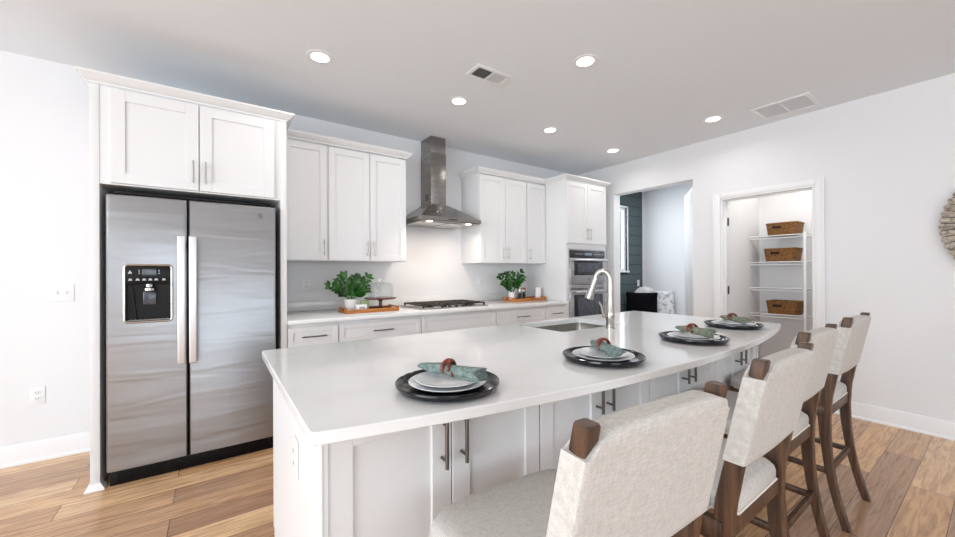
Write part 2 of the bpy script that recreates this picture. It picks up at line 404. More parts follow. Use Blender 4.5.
# mudroom beyond the tall opening
MX, MY = 6.46, 3.90
q = B(); q.box(XR+WT, 5.15, MY+.012, MY+.14, 0, ZC).box(5.97, MX, MY+.012, MY+.14, 0, ZC).box(5.15, 5.97, MY+.012, MY+.14, 0, 1.28).box(5.15, 5.97, MY+.012, MY+.14, 2.40, ZC)
struct(q.build('wall_mudroom_back', 'shiplap_gap', smooth=False))
q = B(); z = .0
while z < ZC-.02:
    z1 = min(z+.165, ZC-.002)
    for x0, x1 in ((XR+WT, 5.15), (5.97, MX)) if (z1 > 1.28 and z < 2.40) else ((XR+WT, MX),):
        q.box(x0, x1, MY, MY+.014, z, z1, .0015, 1)
    z += .175
struct(q.build('trim_3', 'shiplap'), 'dark green horizontal board cladding in the mudroom')
box_('wall_mudroom_right', 'wall', MX, MX+.1, 1.95, MY+.14, 0, ZC)
box_('wall_mudroom_front', 'wall', XR+WT, MX, 1.91, 1.97, 0, ZC)
box_('trim_4', 'trim', MX-.012, MX, MY-.02, MY, 0, ZC)
w1 = window_frame_y('window_1', MY+.05, 5.15, 5.97, 1.28, 2.40, 1)
w1['label'] = 'white framed mudroom window in the dark board wall'
q = B().box(5.97, 6.0, MY-.006, MY+.06, 1.25, 2.43, .002).box(5.12, 5.15, MY-.006, MY+.06, 1.25, 2.43, .002).box(5.12, 6.0, MY-.006, MY+.06, 2.40, 2.43, .002).box(5.10, 6.02, MY-.02, MY+.06, 1.255, 1.285, .002)
q.build('window_casing', 'trim', w1)
B().box(5.19, 5.93, MY+.055, MY+.06, 1.33, 2.35).build('pane', 'pane', w1)
# mudroom door standing ajar, hinged at the right jamb of the opening
dr = thing('door_1', 'white door standing ajar inside the tall opening', 'door', (XR+WT+.006, OY0+.012, 0)); struct(dr); del dr['category']
OFF[dr.name] = Vector()
B().box(0, .80, 0, .038, .012, 2.30, .002).build('door_leaf', 'trim', dr)
q = B()
for zz in (1.78, .99, .25): q.box(-.012, .004, .004, .034, zz-.045, zz+.045, .001)
q.build('hinge', 'hinge', dr)
q = B().tube([(.74, -.002, 1.0), (.74, -.05, 1.0)], .011).tube([(.75, -.05, 1.0), (.63, -.05, 1.0)], .009).build('handle', 'nickel', dr)
dr.rotation_euler.z = math.radians(33)
# bench along the board wall
t = thing('mudroom_bench', 'white built-in bench along the white wall in the mudroom', 'bench', (6.1, 3.4, 0))
B().box(5.70, MX-.003, 2.95, MY-.024, .45, .49, .004).build('seat', 'trim', t)
B().box(5.74, MX-.003, 2.99, MY-.024, 0, .45, .003).build('base', 'trim', t)
def pillow(name, m, w, h, th, label, loc, rx, rz, cat='pillow'):
    """soft square cushion, standing on its edge"""
    q = B()
    for sgn in (1, -1):
        def f(u, v, sgn=sgn):
            a, c = 2*u-1, 2*v-1
            k = (max(0, 1-abs(a)**2.6)*max(0, 1-abs(c)**2.6))**.55
            pin = 1-.06*(1-a*a)*0 
            ex = w/2*a*(1-.05*(1-abs(c)**2)*abs(a)); ez = h/2*c*(1-.05*(1-abs(a)**2)*abs(c))
            return (ex, sgn*th/2*k, ez+h/2)
        q.quadgrid(f, 20, 20)
    o = q.build(name, m, None, weld=True, angle=80)
    o.location = loc; o.rotation_euler = (math.radians(rx), 0, math.radians(rz)); tag(o, label, cat); return o
pillow('throw_pillow', 'pillow_black', .50, .43, .14, 'black pillow on the mudroom bench', (5.93, 3.60, .492), -10, -56)
pillow('throw_pillow', 'pillow_print', .36, .45, .12, 'grey and white patterned pillow right of the black pillow', (6.23, 3.40, .492), -8, -66)
q = B()
def fthrow(u, v):
    a = u*2*math.pi; c = (v-.5)*math.pi
    rr = 1+.16*math.sin(5*a+3*v)*math.cos(c)+.1*math.sin(9*a-8*v)
    return (.20*rr*math.cos(c)*math.cos(a), .09*rr*math.cos(c)*math.sin(a), .255+.255*math.sin(c)+.02*math.sin(7*a)*math.cos(c))
q.quadgrid(fthrow, 48, 20)
o = q.build('throw_blanket', 'throw', None, weld=True, angle=80); o.location = (6.21, 3.70, .492); o.rotation_euler.z = math.radians(-50); tag(o, 'white knit throw bunched behind the black pillow', 'blanket')

# ------------------------------------------------------------------ cabinets
DT = .02                                           # door thickness
def shaker(q, x0, x1, z0, z1, yf, fr=.058):
    """shaker front facing -Y with its face at yf"""
    q.box(x0+fr-.004, x1-fr+.004, yf+.009, yf+DT-.002, z0+fr-.004, z1-fr+.004)
    q.box(x0, x0+fr, yf, yf+DT, z0, z1, .0016, 1).box(x1-fr, x1, yf, yf+DT, z0, z1, .0016, 1)
    q.box(x0+fr, x1-fr, yf+.0003, yf+DT, z0, z0+fr, .0012, 1).box(x0+fr, x1-fr, yf+.0003, yf+DT, z1-fr, z1, .0012, 1)
    return q
def pull_v(q, x, z0, z1, yf, r=.0055, so=.032):
    q.tube([(x, yf-so, z0), (x, yf-so, z1)], r, 12)
    for z in (z0+.022, z1-.022): q.tube([(x, yf-so, z), (x, yf+.001, z)], r*.8, 10)
    return q
def pull_h(q, x0, x1, z, yf, r=.0055, so=.03):
    q.tube([(x0, yf-so, z), (x1, yf-so, z)], r, 12)
    for x in (x0+.022, x1-.022): q.tube([(x, yf-so, z), (x, yf+.001, z)], r*.8, 10)
    return q
CRP = [(0, 2.389), (.006, 2.389), (.008, 2.400), (.020, 2.406), (.040, 2.428), (.045, 2.434), (.048, 2.434), (.048, 2.446), (0, 2.446)]

# refrigerator enclosure: side panels, cabinet above, crown
FY = 3.08
t = thing('refrigerator_cabinet', 'tall white two-door cabinet framing and topping the steel refrigerator', 'cabinet', (-.09, 3.4, 0))
q = B().box(-.608, -.566, FY, YB-.002, 0, 2.39, .0015).build('side_panel', 'cabinet', t)
B().box(.386, .427, FY, YB-.002, 0, 2.39, .0015).build('side_panel', 'cabinet', t)
B().box(-.566, .386, FY+.004, YB-.002, 1.803, 2.39).build('body', 'cabinet', t)
for x0, x1, hx in ((-.517, -.095, -.122), (-.089, .346, -.058)):
    d = shaker(B(), x0, x1, 1.812, 2.375, FY-.016, .066).build('door', 'cabinet', t)
    pull_v(B(), hx, 1.855, 2.0, FY-.016, .005).build('handle', 'soft_nickel', d)
B().sweep([(-.608, YB-.004), (-.608, FY), (.427, FY), (.427, 3.37)], CRP).build('crown', 'cabinet', t)
q = B().sweep([(-.566, FY+.05), (-.566, FY), (-.608, FY), (-.608, YB-.03)][::-1], [(0, 0), (.022, 0), (.020, .01), (.002, .035), (0, .035)]).build('shoe_moulding', 'trim', t)

UY, UZ0, UZ1 = 3.42, 1.374, 2.39                   # upper cabinets: door face, bottom, top
def upper(x0, x1, doors, label, path, group='white upper cabinets'):
    t = thing('upper_cabinet', label, 'cabinet', ((x0+x1)/2, (UY+YB)/2, UZ0), group)
    B().box(x0, x1, UY+DT, YB-.002, UZ0, UZ1, .001).build('body', 'cabinet', t)
    for a, c, side in doors:
        d = shaker(B(), a, c, UZ0+.006, UZ1-.012, UY).build('door', 'cabinet', t)
        hx = c-.028 if side == 'r' else a+.028
        pull_v(B(), hx, UZ0+.045, UZ0+.185, UY, .005).build('handle', 'soft_nickel', d)
    B().sweep(path, CRP).build('crown', 'cabinet', t)
    return t
upper(.429, .800, [(.440, .792, 'r')], 'white single-door upper cabinet beside the refrigerator enclosure', [(.429, UY), (.800, UY)])
upper(.801, 1.54, [(.808, 1.170, 'r'), (1.176, 1.534, 'l')], 'white two-door upper cabinet left of the range hood', [(.801, UY), (1.54, UY), (1.54, YB-.004)])
upper(2.425, 3.142, [(2.434, 2.795, 'r'), (2.801, 3.136, 'l')], 'white two-door upper cabinet right of the range hood', [(2.425, YB-.004), (2.425, UY), (3.142, UY)])
upper(3.143, 3.468, [(3.150, 3.462, 'l')], 'white single-door upper cabinet beside the oven tower', [(3.143, UY), (3.468, UY)])

# base cabinets along the back wall
BY, CT0, CT1 = 3.08, .885, .915
def lower(x0, x1, label, handle, doors):
    t = thing('base_cabinet', label, 'cabinet', ((x0+x1)/2, 3.4, 0), 'white base cabinets under the back counter')
    B().box(x0, x1, BY+DT, YB-.002, .10, CT0, .001).build('body', 'cabinet', t)
    B().box(x0, x1, BY+.09, BY+.105, 0, .10).build('toe_kick', 'cabinet', t)
    d = shaker(B(), x0+.005, x1-.005, .712, .853, BY, .036).build('drawer_front', 'cabinet', t)
    if handle:
        xm = (x0+x1)/2; hw = min(.09, (x1-x0)*.25)
        pull_h(B(), xm-hw, xm+hw, .782, BY).build('handle', 'pull', d)
    n = doors; w = (x1-x0-.01)/n
    for i in range(n):
        a = x0+.005+i*w
        dd = shaker(B(), a+.0015, a+w-.0015, .112, .702, BY).build('door', 'cabinet', t)
        hx = (a+w-.03) if (i == 0) else a+.03
        pull_v(B(), hx, .53, .67, BY).build('handle', 'pull', dd)
lower(.4285, .800, 'narrow white base cabinet next to the refrigerator panel', 1, 1)
lower(.801, 1.527, 'white base cabinet with one wide drawer under the first wooden tray', 1, 2)
lower(1.528, 2.392, 'white base cabinet with a plain panel without handle under the gas cooktop', 0, 2)
lower(2.393, 3.119, 'white base cabinet with one wide drawer right of the cooktop', 1, 2)
lower(3.12, 3.468, 'narrow white base cabinet next to the oven tower', 1, 1)
tag(B().box(.4285, 3.470, 3.042, YB-.001, CT0, CT1, .003).build('countertop', 'quartz'), 'white quartz countertop along the back wall', 'countertop')
tag(B().box(.4285, 3.470, YB-.021, YB-.001, CT1, 1.0, .002).build('backsplash', 'quartz'), 'low white quartz upstand along the back wall', 'backsplash')

# oven tower
TX0, TX1, TY = 3.471, 4.240, 3.09
t = thing('oven_cabinet', 'tall white cabinet tower holding the wall oven', 'cabinet', ((TX0+TX1)/2, 3.4, 0))
q = B().box(TX0, TX0+.05, TY, YB-.002, 0, 2.39, .001).box(TX1-.036, TX1, TY, YB-.002, 0, 2.39, .001)
q.box(TX0+.05, TX1-.036, TY+.002, YB-.002, 1.555, 2.39).box(TX0+.05, TX1-.036, TY+.002, YB-.002, .10, .42).box(TX0+.05, TX1-.036, YB-.03, YB-.002, .42, 1.555)
q.build('body', 'cabinet', t)
for a, c, s_ in ((TX0+.006, (TX0+TX1)/2-.0015, 'r'), ((TX0+TX1)/2+.0015, TX1-.006, 'l')):
    d = shaker(B(), a, c, 1.622, 2.378, TY-DT).build('door', 'cabinet', t)
    pull_v(B(), c-.028 if s_ == 'r' else a+.028, 1.665, 1.815, TY-DT, .005).build('handle', 'soft_nickel', d)
d = shaker(B(), TX0+.006, TX1-.006, .115, .41, TY-DT).build('drawer_front', 'cabinet', t)
pull_h(B(), 3.78, 3.96, .34, TY-DT).build('handle', 'pull', d)
B().sweep([(TX0, YB-.004), (TX0, TY-.004), (TX1, TY-.004), (TX1, YB-.004)], CRP).build('crown', 'cabinet', t)
# wall oven with microwave above
t = thing('built_in_oven', 'stainless steel double wall oven with dark glass doors in the white tower', 'oven', (3.87, 3.2, .44))
OX0, OX1, OYf = 3.530, 4.196, 3.062
B().box(OX0+.01, OX1-.01, OYf+.03, YB-.04, .44, 1.545).build('body', 'black', t)
q = B().box(OX0-.012, OX0+.012, TY-.006, TY+.02, .44, 1.55, .001).box(OX1-.012, OX1+.012, TY-.006, TY+.02, .44, 1.55, .001).box(OX0, OX1, TY-.006, TY+.02, 1.532, 1.552, .001).build('trim_frame', 'ovensteel', t)
p_ = B().box(OX0, OX1, OYf+.006, OYf+.05, 1.446, 1.536, .002).build('control_panel', 'darkglass', t)
q = B().box(3.79, 3.93, OYf+.004, OYf+.007, 1.475, 1.508); q.build('display', 'display', p_)
for xx in (3.62, 3.66, 3.70, 3.74, 3.98, 4.02, 4.06, 4.10, 4.14): B().box(xx, xx+.018, OYf+.004, OYf+.007, 1.486, 1.496).build('button', 'icon', p_)
def oven_door(z0, z1, g0, g1, hz, logo=None):
    d = B().box(OX0, OX1, OYf, OYf+.045, z0, z1, .003).build('door', 'ovensteel', t)
    B().box(OX0+.055, OX1-.055, OYf-.002, OYf+.004, g0, g1, .002).build('door_glass', 'darkglass', d)
    B().box(OX0+.13, OX1-.13, OYf-.003, OYf+.002, g0+.035, g1-.03, .001).build('inner_window', 'ovenglass', d)
    q = B().tube([(OX0+.03, OYf-.05, hz), (OX1-.03, OYf-.05, hz)], .013, 14)
    for xx in (OX0+.06, OX1-.06): q.tube([(xx, OYf-.05, hz), (xx, OYf+.002, hz)], .010, 10)
    q.build('handle', 'ovensteel', d)
    if logo: B().lathe([(.0001, 0), (.016, 0), (.016, .002), (.0001, .002)], (0, 0, 0), 24).build('emblem', 'pull', d)
    return d
d = oven_door(1.128, 1.440, 1.225, 1.418, 1.412)
q = B(); q.tube([((OX0+OX1)/2+.015*math.cos(a*math.pi/12), OYf-.0015, 1.178+.015*math.sin(a*math.pi/12)) for a in range(24)], .0018, 6, True); q.box(3.872, 3.880, OYf-.002, OYf+.001, 1.171, 1.185); q.build('emblem', 'pull', d)
q = B().box(OX0, OX1, OYf+.008, OYf+.05, 1.048, 1.124, .002)
v_ = q.build('vent_panel', 'ovensteel', t)
q = B().box(OX0+.04, OX1-.04, OYf+.005, OYf+.01, 1.106, 1.114).box(OX0+.04, OX1-.04, OYf+.005, OYf+.01, 1.056, 1.062); q.build('vent_slot', 'black', v_)
oven_door(.45, 1.044, .55, .985, 1.016)

# ------------------------------------------------------------------ refrigerator
t = thing('refrigerator', 'stainless steel side-by-side refrigerator with water dispenser', 'refrigerator', (-.09, 3.4, 0))
RX0, RXM0, RXM1, RX1, RYf = -.534, -.154, -.149, .350, 3.024
B().box(RX0+.006, RX1-.004, 3.085, 3.72, .06, 1.755, .004).build('body', 'void', t)
q = B().box(RX0+.01, RX1-.01, 3.075, 3.10, .0, .088, .003)
for i in range(5): q.box(RX0+.04, RX1-.04, 3.071, 3.077, .016+i*.013, .021+i*.013, .001, 1)
q.build('base_grille', 'black', t)
B().box(RX0+.03, RX1-.03, 3.09, 3.14, 1.752, 1.772, .003).build('hinge_cover', 'black', t)
def fdoor(x0, x1, z0, z1, hole=None):
    xm = (x0+x1)/2; hw = (x1-x0)/2
    def fy(x):
        u = abs((x-xm)/hw); return RYf+.004+.006*u*u + (.016*max(0, (u-.955)/.045)**2)
    def fz(z): return 0
    xs = sorted(set([x0+(x1-x0)*i/16 for i in range(17)] + [x0+.004, x0+.009, x1-.004, x1-.009] + ([hole[0], hole[1]] if hole else [])))
    zs = sorted(set([z0, z0+.006, z1-.02, z1-.006, z1] + ([hole[2], hole[3]] if hole else [])))
    ydrop = {z0: .012, z0+.006: .0, z1: .022, z1-.006: .006, z1-.02: 0}
    t_ = bmesh.new(); V = {}; Yb = 3.080
    for x in xs:
        for z in zs:
            V[x, z] = t_.verts.new((x, fy(x)+ydrop.get(z, 0), z))
    def inside(xa, xb, za, zb): return hole and xa >= hole[0]-1e-9 and xb <= hole[1]+1e-9 and za >= hole[2]-1e-9 and zb <= hole[3]+1e-9
    for xa, xb in zip(xs, xs[1:]):
        for za, zb in zip(zs, zs[1:]):
            if not inside(xa, xb, za, zb): t_.faces.new((V[xa, za], V[xb, za], V[xb, zb], V[xa, zb]))
    be = [e for e in t_.edges if len(e.link_faces) == 1]
    r = bmesh.ops.extrude_edge_only(t_, edges=be)
    for v in [g for g in r['geom'] if isinstance(g, bmesh.types.BMVert)]: v.co.y = Yb
    bmesh.ops.recalc_face_normals(t_, faces=t_.faces)
    q = B(); q._merge(t_); q.box(x0+.002, x1-.002, Yb-.003, Yb, z0+.002, z1-.002) if not hole else None
    return q
HX0, HX1, HZ0, HZ1 = -.449, -.233, .975, 1.318
dl = fdoor(RX0, RXM0, .095, 1.742, (HX0, HX1, HZ0, HZ1)).build('door', 'steel', t, angle=40); dl['label'] = 'freezer door with water dispenser'
dr_ = fdoor(RXM1, RX1, .095, 1.742).build('door', 'steel', t, angle=40)
def fhandle(x0, x1, z0, z1, d):
    q = B().box(x0, x1, RYf-.058, RYf-.034, z0, z1, .007, 3)
    for z in (z0+.05, z1-.05): q.box(x0+.006, x1-.006, RYf-.040, RYf+.008, z-.028, z+.028, .004)
    q.build('handle', 'handle_steel', d)
fhandle(-.202, -.160, .70, 1.505, dl); fhandle(-.144, -.102, .70, 1.505, dr_)
# round badge: a ring with a small flourish inside
q = B(); bx, bz, by = .252, 1.672, RYf+.006
q.tube([(bx+.0145*math.cos(a*math.pi/14), by-.002, bz+.0145*math.sin(a*math.pi/14)) for a in range(28)], .0022, 6, True)
q.tube([(bx-.007+.014*i/10, by-.002, bz+.005*math.sin(i/10*2*math.pi)) for i in range(11)], .0014, 6)
q.build('badge', 'pull', dr_)
# dispenser: chrome bezel, dark control panel, cavity with chute, paddle and tray
q = B()
def rrect(x0, x1, z0, z1, r, n=5):
    pts = []
    for cx, cz, a0 in ((x1-r, z1-r, 0), (x0+r, z1-r, 90), (x0+r, z0+r, 180), (x1-r, z0+r, 270)):
        for i in range(n+1):
            a = math.radians(a0+90*i/n); pts.append((cx+r*math.cos(a), cz+r*math.sin(a)))
    return pts
q.tube([(x, RYf+.004, z) for x, z in rrect(HX0-.002, HX1+.002, HZ0-.002, HZ1+.002, .018)], .0065, 8, True)
q.build('dispenser_bezel', 'nickel', dl)
q = B().box(HX0, HX1, RYf+.004, RYf+.05, 1.205, HZ1, .004).build('dispenser_panel', 'black', dl)
q = B().box(-.372, -.306, RYf+.0015, RYf+.006, 1.262, 1.292).box(-.375, -.303, RYf+.002, RYf+.006, 1.2945, 1.296).box(-.375, -.303, RYf+.002, RYf+.006, 1.2575, 1.259)
q.build('dispenser_display', 'ovenglass', dl)
for i, xx in enumerate((-.425, -.392, -.362, -.334, -.306, -.270)): B().box(xx-.009, xx+.009, RYf+.0015, RYf+.006, 1.226, 1.231).box(xx-.006, xx+.006, RYf+.0015, RYf+.006, 1.2308, 1.238).build('dispenser_button', 'icon', dl)
B().prism([(-.436, 1.268), (-.416, 1.268), (-.426, 1.288)], 'y', RYf+.0015, RYf+.006).build('warning_symbol', 'icon', dl)
for xx in (-.385, -.293):
    for zz in (1.268, 1.278, 1.288): B().box(xx-.003, xx+.003, RYf+.0015, RYf+.006, zz-.002, zz+.002).build('indicator', 'icon', dl)
q = B().box(HX0, HX1, RYf+.048, RYf+.054, HZ0, 1.205).box(HX0, HX0+.004, RYf+.008, RYf+.05, HZ0, 1.205).box(HX1-.004, HX1, RYf+.008, RYf+.05, HZ0, 1.205).box(HX0, HX1, RYf+.006, RYf+.05, HZ0, HZ0+.006)
q.prism([(HX0+.004, HZ0+.006), (HX0+.05, HZ0+.006), (HX0+.03, 1.20), (HX0+.004, 1.20)], 'y', RYf+.03, RYf+.05)
q.prism([(HX1-.004, HZ0+.006), (HX1-.05, HZ0+.006), (HX1-.03, 1.20), (HX1-.004, 1.20)], 'y', RYf+.03, RYf+.05)
q.build('dispenser_cavity', 'black', dl)
B().lathe([(.024, 0), (.030, .006), (.030, .02), (.022, .028), (.02, .045)], (-.340, RYf+.026, 1.158), 24).build('dispenser_spout', 'nickel', dl)
B().box(-.372, -.308, RYf+.03, RYf+.044, 1.075, 1.160, .006).build('dispenser_paddle', 'ovenglass', dl)
q = B().box(HX0+.008, HX1-.008, RYf+.006, RYf+.048, HZ0+.006, HZ0+.012)
for i in range(9): q.box(HX0+.02+i*.021, HX0+.03+i*.021, RYf+.008, RYf+.046, HZ0+.011, HZ0+.015)
q.build('drip_tray', 'pull', dl)

# ------------------------------------------------------------------ range hood
t = thing('range_hood', 'stainless steel chimney range hood above the gas cooktop', 'range hood', (1.95, 3.5, 1.785))
hx0, hx1, hy, hz0, hz1 = 1.603, 2.303, 3.22, 1.782, 1.820
cx0, cx1, cy, cz = 1.884, 2.070, 3.555, 2.004
q = B()
yb_ = YB-.003
q.rings([[(hx0, yb_, hz0), (hx0, hy, hz0), (hx1, hy, hz0), (hx1, yb_, hz0)], [(hx0, yb_, hz1), (hx0, hy, hz1), (hx1, hy, hz1), (hx1, yb_, hz1)],
         [(cx0-.006, yb_, cz), (cx0-.006, cy-.006, cz), (cx1+.006, cy-.006, cz), (cx1+.006, yb_, cz)]])
can = q.build('canopy', 'hoodsteel', t, angle=15)
B().box(cx0, cx1, cy, yb_, cz-.004, 2.56, .001).build('chimney_sleeve', 'hoodsteel', t)
B().box(cx0+.004, cx1-.004, cy+.004, yb_, 2.555, ZC-.001, .001).build('chimney_top', 'hoodsteel', t)
q = B()
for i in range(4): q.box(cx0-.002, cx0+.004, 3.61, 3.69, 2.055+i*.018, 2.063+i*.018)
q.build('vent_slots', 'black', t)
q = B().box(hx0+.012, hx1-.012, hy+.012, yb_-.01, hz0-.006, hz0+.002).build('underside', 'pull', t)
q = B()
for xx in (hx0+.03, hx0+.36): q.box(xx, xx+.31, hy+.10, yb_-.06, hz0-.012, hz0-.004, .002)
q.build('grease_filter', 'nickel', t)
for xx in (1.72, 2.18): B().lathe([(.0001, 0), (.03, 0), (.03, .006), (.0001, .006)], (xx, hy+.06, hz0-.011), 20).build('lamp_lens', 'hoodlens', t)
q = B()
for i in range(5): B().box(1.905+i*.022, 1.917+i*.022, hy-.003, hy+.002, hz0+.012, hz0+.024).build('button', 'black', t)
for xx in (1.72, 2.18): area('hood_lamp', (xx, hy+.10, hz0-.03), (0, .25, -1), .06, .06, 1.8, (1, .86, .74), 'DISK', 150)

# ------------------------------------------------------------------ gas cooktop
t = thing('gas_cooktop', 'gas cooktop with dark cast iron grates on the back counter', 'cooktop', (1.96, 3.41, CT1))
B().box(1.575, 2.345, 3.155, 3.665, CT1, CT1+.012, .004).build('base', 'sinksteel', t)
for gx0, gx1 in ((1.60, 1.84), (1.845, 2.085), (2.09, 2.32)):
    q = B(); z0, z1 = CT1+.030, CT1+.042
    q.box(gx0, gx1, 3.185, 3.197, z0, z1, .002, 1).box(gx0, gx1, 3.613, 3.625, z0, z1, .002, 1).box(gx0, gx0+.012, 3.185, 3.625, z0, z1, .002, 1).box(gx1-.012, gx1, 3.185, 3.625, z0, z1, .002, 1)
    xm = (gx0+gx1)/2
    q.box(xm-.006, xm+.006, 3.19, 3.62, z0, z1+.003, .002, 1)
    for yy in (3.29, 3.40, 3.52): q.box(gx0+.005, gx1-.005, yy-.006, yy+.006, z0, z1+.003, .002, 1)
    for xx in (gx0+.006, gx1-.006):
        for yy in (3.191, 3.619): q.box(xx-.007, xx+.007, yy-.007, yy+.007, CT1+.012, z0+.002)
    q.build('grate', 'gaspipe', t)
for xx, yy in ((1.72, 3.29), (1.72, 3.52), (1.965, 3.40), (2.205, 3.29), (2.205, 3.52)):
    B().lathe([(.045, 0), (.045, .006), (.03, .010), (.03, .016), (.0001, .018)], (xx, yy, CT1+.011), 24).build('burner', 'black', t)
for xx in (1.80, 1.88, 1.96, 2.04, 2.12):
    B().lathe([(.017, 0), (.016, .018), (.0001, .019)], (xx, 3.17, CT1+.011), 16).build('knob', 'gaspipe', t)

# ------------------------------------------------------------------ island
IX0, IX1, IYB, IAP, IEN = .166, 3.09, 1.955, .716, .880
AX = (IX0+IX1)/2; hw = (IX1-IX0)/2; sag = IEN-IAP; AR = (hw*hw+sag*sag)/(2*sag)
def arc_y(x): return IAP+AR-math.sqrt(AR*AR-(x-AX)**2)
outline = []
def fillet(c, p, n_, r=.018):
    """round a corner c between directions to p and n_"""
    c, p, n_ = Vector(c), Vector(p), Vector(n_); a = c+(p-c).normalized()*r; e = c+(n_-c).normalized()*r
    return [tuple(a*(1-k)**2+c*2*k*(1-k)+e*k*k) for k in (0, .25, .5, .75, 1)]
NA = 48
arc = [(IX0+(IX1-IX0)*i/NA, arc_y(IX0+(IX1-IX0)*i/NA)) for i in range(NA+1)]
outline += fillet((IX0, IYB), (IX1, IYB), (IX0, IEN))
outline += fillet((IX0, IEN), (IX0, IYB), arc[2])
outline += arc[1:-1]
outline += fillet((IX1, IEN), arc[-3], (IX1, IYB))
outline += fillet((IX1, IYB), (IX1, IEN), (IX0, IYB))
SX0, SX1, SYa, SYb = 1.655, 2.25, 1.500, 1.885
sink_hole = [(x, z) for x, z in rrect(SX0, SX1, SYa, SYb, .03, 4)]
def inset(poly, d):
    out = []; n = len(poly)
    ar = sum(poly[i][0]*poly[(i+1) % n][1]-poly[(i+1) % n][0]*poly[i][1] for i in range(n)); sg = 1 if ar > 0 else -1
    for i in range(n):
        p, c, q = Vector(poly[i-1]), Vector(poly[i]), Vector(poly[(i+1) % n])
        a = (c-p).normalized(); e = (q-c).normalized(); nn = Vector((-(a.y+e.y), a.x+e.x)).normalized()*sg
        out.append(tuple(c+nn*d))
    return out
def slab_with_hole(outer, hole, z0, z1, ch=.003):
    t_ = bmesh.new()
    def loop(poly, z): 
        vs = [t_.verts.new((x, y, z)) for x, y in poly]; es = [t_.edges.new((vs[i], vs[(i+1) % len(vs)])) for i in range(len(vs))]; return vs, es
    o0 = loop(inset(outer, ch), z0); o1 = loop(outer, z0+ch); o2 = loop(outer, z1-ch); o3 = loop(inset(outer, ch), z1)
    h0 = loop(hole, z0); h1 = loop(hole, z1)
    bmesh.ops.triangle_fill(t_, use_beauty=True, edges=o0[1]+h0[1]); bmesh.ops.triangle_fill(t_, use_beauty=True, edges=o3[1]+h1[1])
    for A, C in ((o0, o1), (o1, o2), (o2, o3), (h0, h1)):
        n = len(A[0])
        for i in range(n): t_.faces.new((A[0][i], A[0][(i+1) % n], C[0][(i+1) % n], C[0][i]))
    bmesh.ops.recalc_face_normals(t_, faces=t_.faces)
    q = B(); q._merge(t_); return q
tag(slab_with_hole(outline, sink_hole, CT0, CT1).build('island_countertop', 'quartz', angle=25), 'large white quartz island top with a bowed seating edge', 'countertop')
# island carcass
PX, FYI, EX = .210, .985, 3.00                    # end panel face, seating-side door face, right end
t = thing('kitchen_island', 'white island base with plain end panel', 'island', (1.6, 1.45, 0))
B().prism([(FYI-.004, 0), (1.90, 0), (1.90, .115), (1.955-.02, .115), (1.955-.02, CT0), (FYI-.004, CT0)], 'x', PX, PX+.018, .001, 1).build('end_panel', 'cabinet', t)
B().prism([(FYI-.004, 0), (1.90, 0), (1.90, .115), (1.955-.02, .115), (1.955-.02, CT0), (FYI-.004, CT0)], 'x', EX-.018, EX, .001, 1).build('end_panel', 'cabinet', t)
q = B().box(PX+.018, EX-.018, 1.905, 1.93, .115, CT0).box(PX+.018, EX-.018, 1.87, 1.90, 0, .115).box(PX+.018, EX-.018, 1.32, 1.9, .10, .12)
bk = q.build('back_panel', 'cabinet', t)
n = 6; w = (EX-PX-.036)/n
for i in range(n):
    a = PX+.018+i*w
    q = B(); q.box(a+.003, a+w-.003, 1.93, 1.948, .125, .86, .0015).build('back_door', 'cabinet', t)
q = B().box(PX-.0012, PX+.004, FYI-.006, FYI+.012, 0, CT0, .0005).build('corner_trim', 'trim', t)
bounds = [.222, .964, 1.683, 2.377, 2.990]
isl = ['nearest to the refrigerator end', 'second along, behind the nearest stool', 'third along, behind the second stool', 'at the pantry end']
for i in range(4):
    x0, x1 = bounds[i], bounds[i+1]; xm = (x0+x1)/2
    if i == 0: xm = .590
    c = thing('island_cabinet', 'white two-door cabinet on the seating side of the island, '+isl[i], 'cabinet', (xm, 1.1, 0), 'island seating side cabinets')
    B().box(x0+.0005, x1-.0005, FYI+DT, 1.315, .10, CT0-.001).build('body', 'cabinet', c)
    B().box(x0+.0005, x1-.0005, FYI+.07, FYI+.085, 0, .10).build('toe_kick', 'cabinet', c)
    for a, e, hx in ((x0+.003, xm-.002, xm-.036), (xm+.002, x1-.003, xm+.034)):
        d = shaker(B(), a, e, .112, CT0-.006, FYI, .066).build('door', 'cabinet', c)
        pull_v(B(), hx, .688, .838, FYI, .006, .034).build('handle', 'pull', d)
# sink and tap
t = thing('kitchen_sink', 'undermount stainless steel sink in the island top', 'sink', ((SX0+SX1)/2, (SYa+SYb)/2, CT0-.22))
e_ = .004
rg = []
for d_, z in ((0, CT0-.001), (0, CT0-.18), (.02, CT0-.205), (.05, CT0-.212)):
    rg.append([(x, y, z) for x, y in rrect(SX0-e_+d_, SX1+e_-d_, SYa-e_+d_, SYb+e_-d_, .035-min(d_, .01), 5)])
b = B(); b.rings(rg, True, False)
tb = b.bm; 
b2 = B(); b2.rings(rg + [[(x, y, CT0-.216) for x, y in rrect(SX0+.2, SX1-.2, SYa+.12, SYb-.12, .03, 5)]], True, False)
b2.prism(rrect(SX0+.199, SX1-.199, SYa+.119, SYb-.119, .03, 5), 'z', CT0-.220, CT0-.216)
b.bm.free(); b2.build('bowl', 'sinksteel', t, angle=45)
B().lathe([(.0001, 0), (.04, 0), (.044, .003), (.03, .003), (.026, .001), (.0001, .001)], ((SX0+SX1)/2, (SYa+SYb)/2, CT0-.216), 28).build('drain', 'nickel', t)
fx, fy_ = 2.0, 1.425
t = thing('kitchen_faucet', 'brushed nickel gooseneck kitchen faucet beside the island sink', 'faucet', (fx, fy_, CT1))
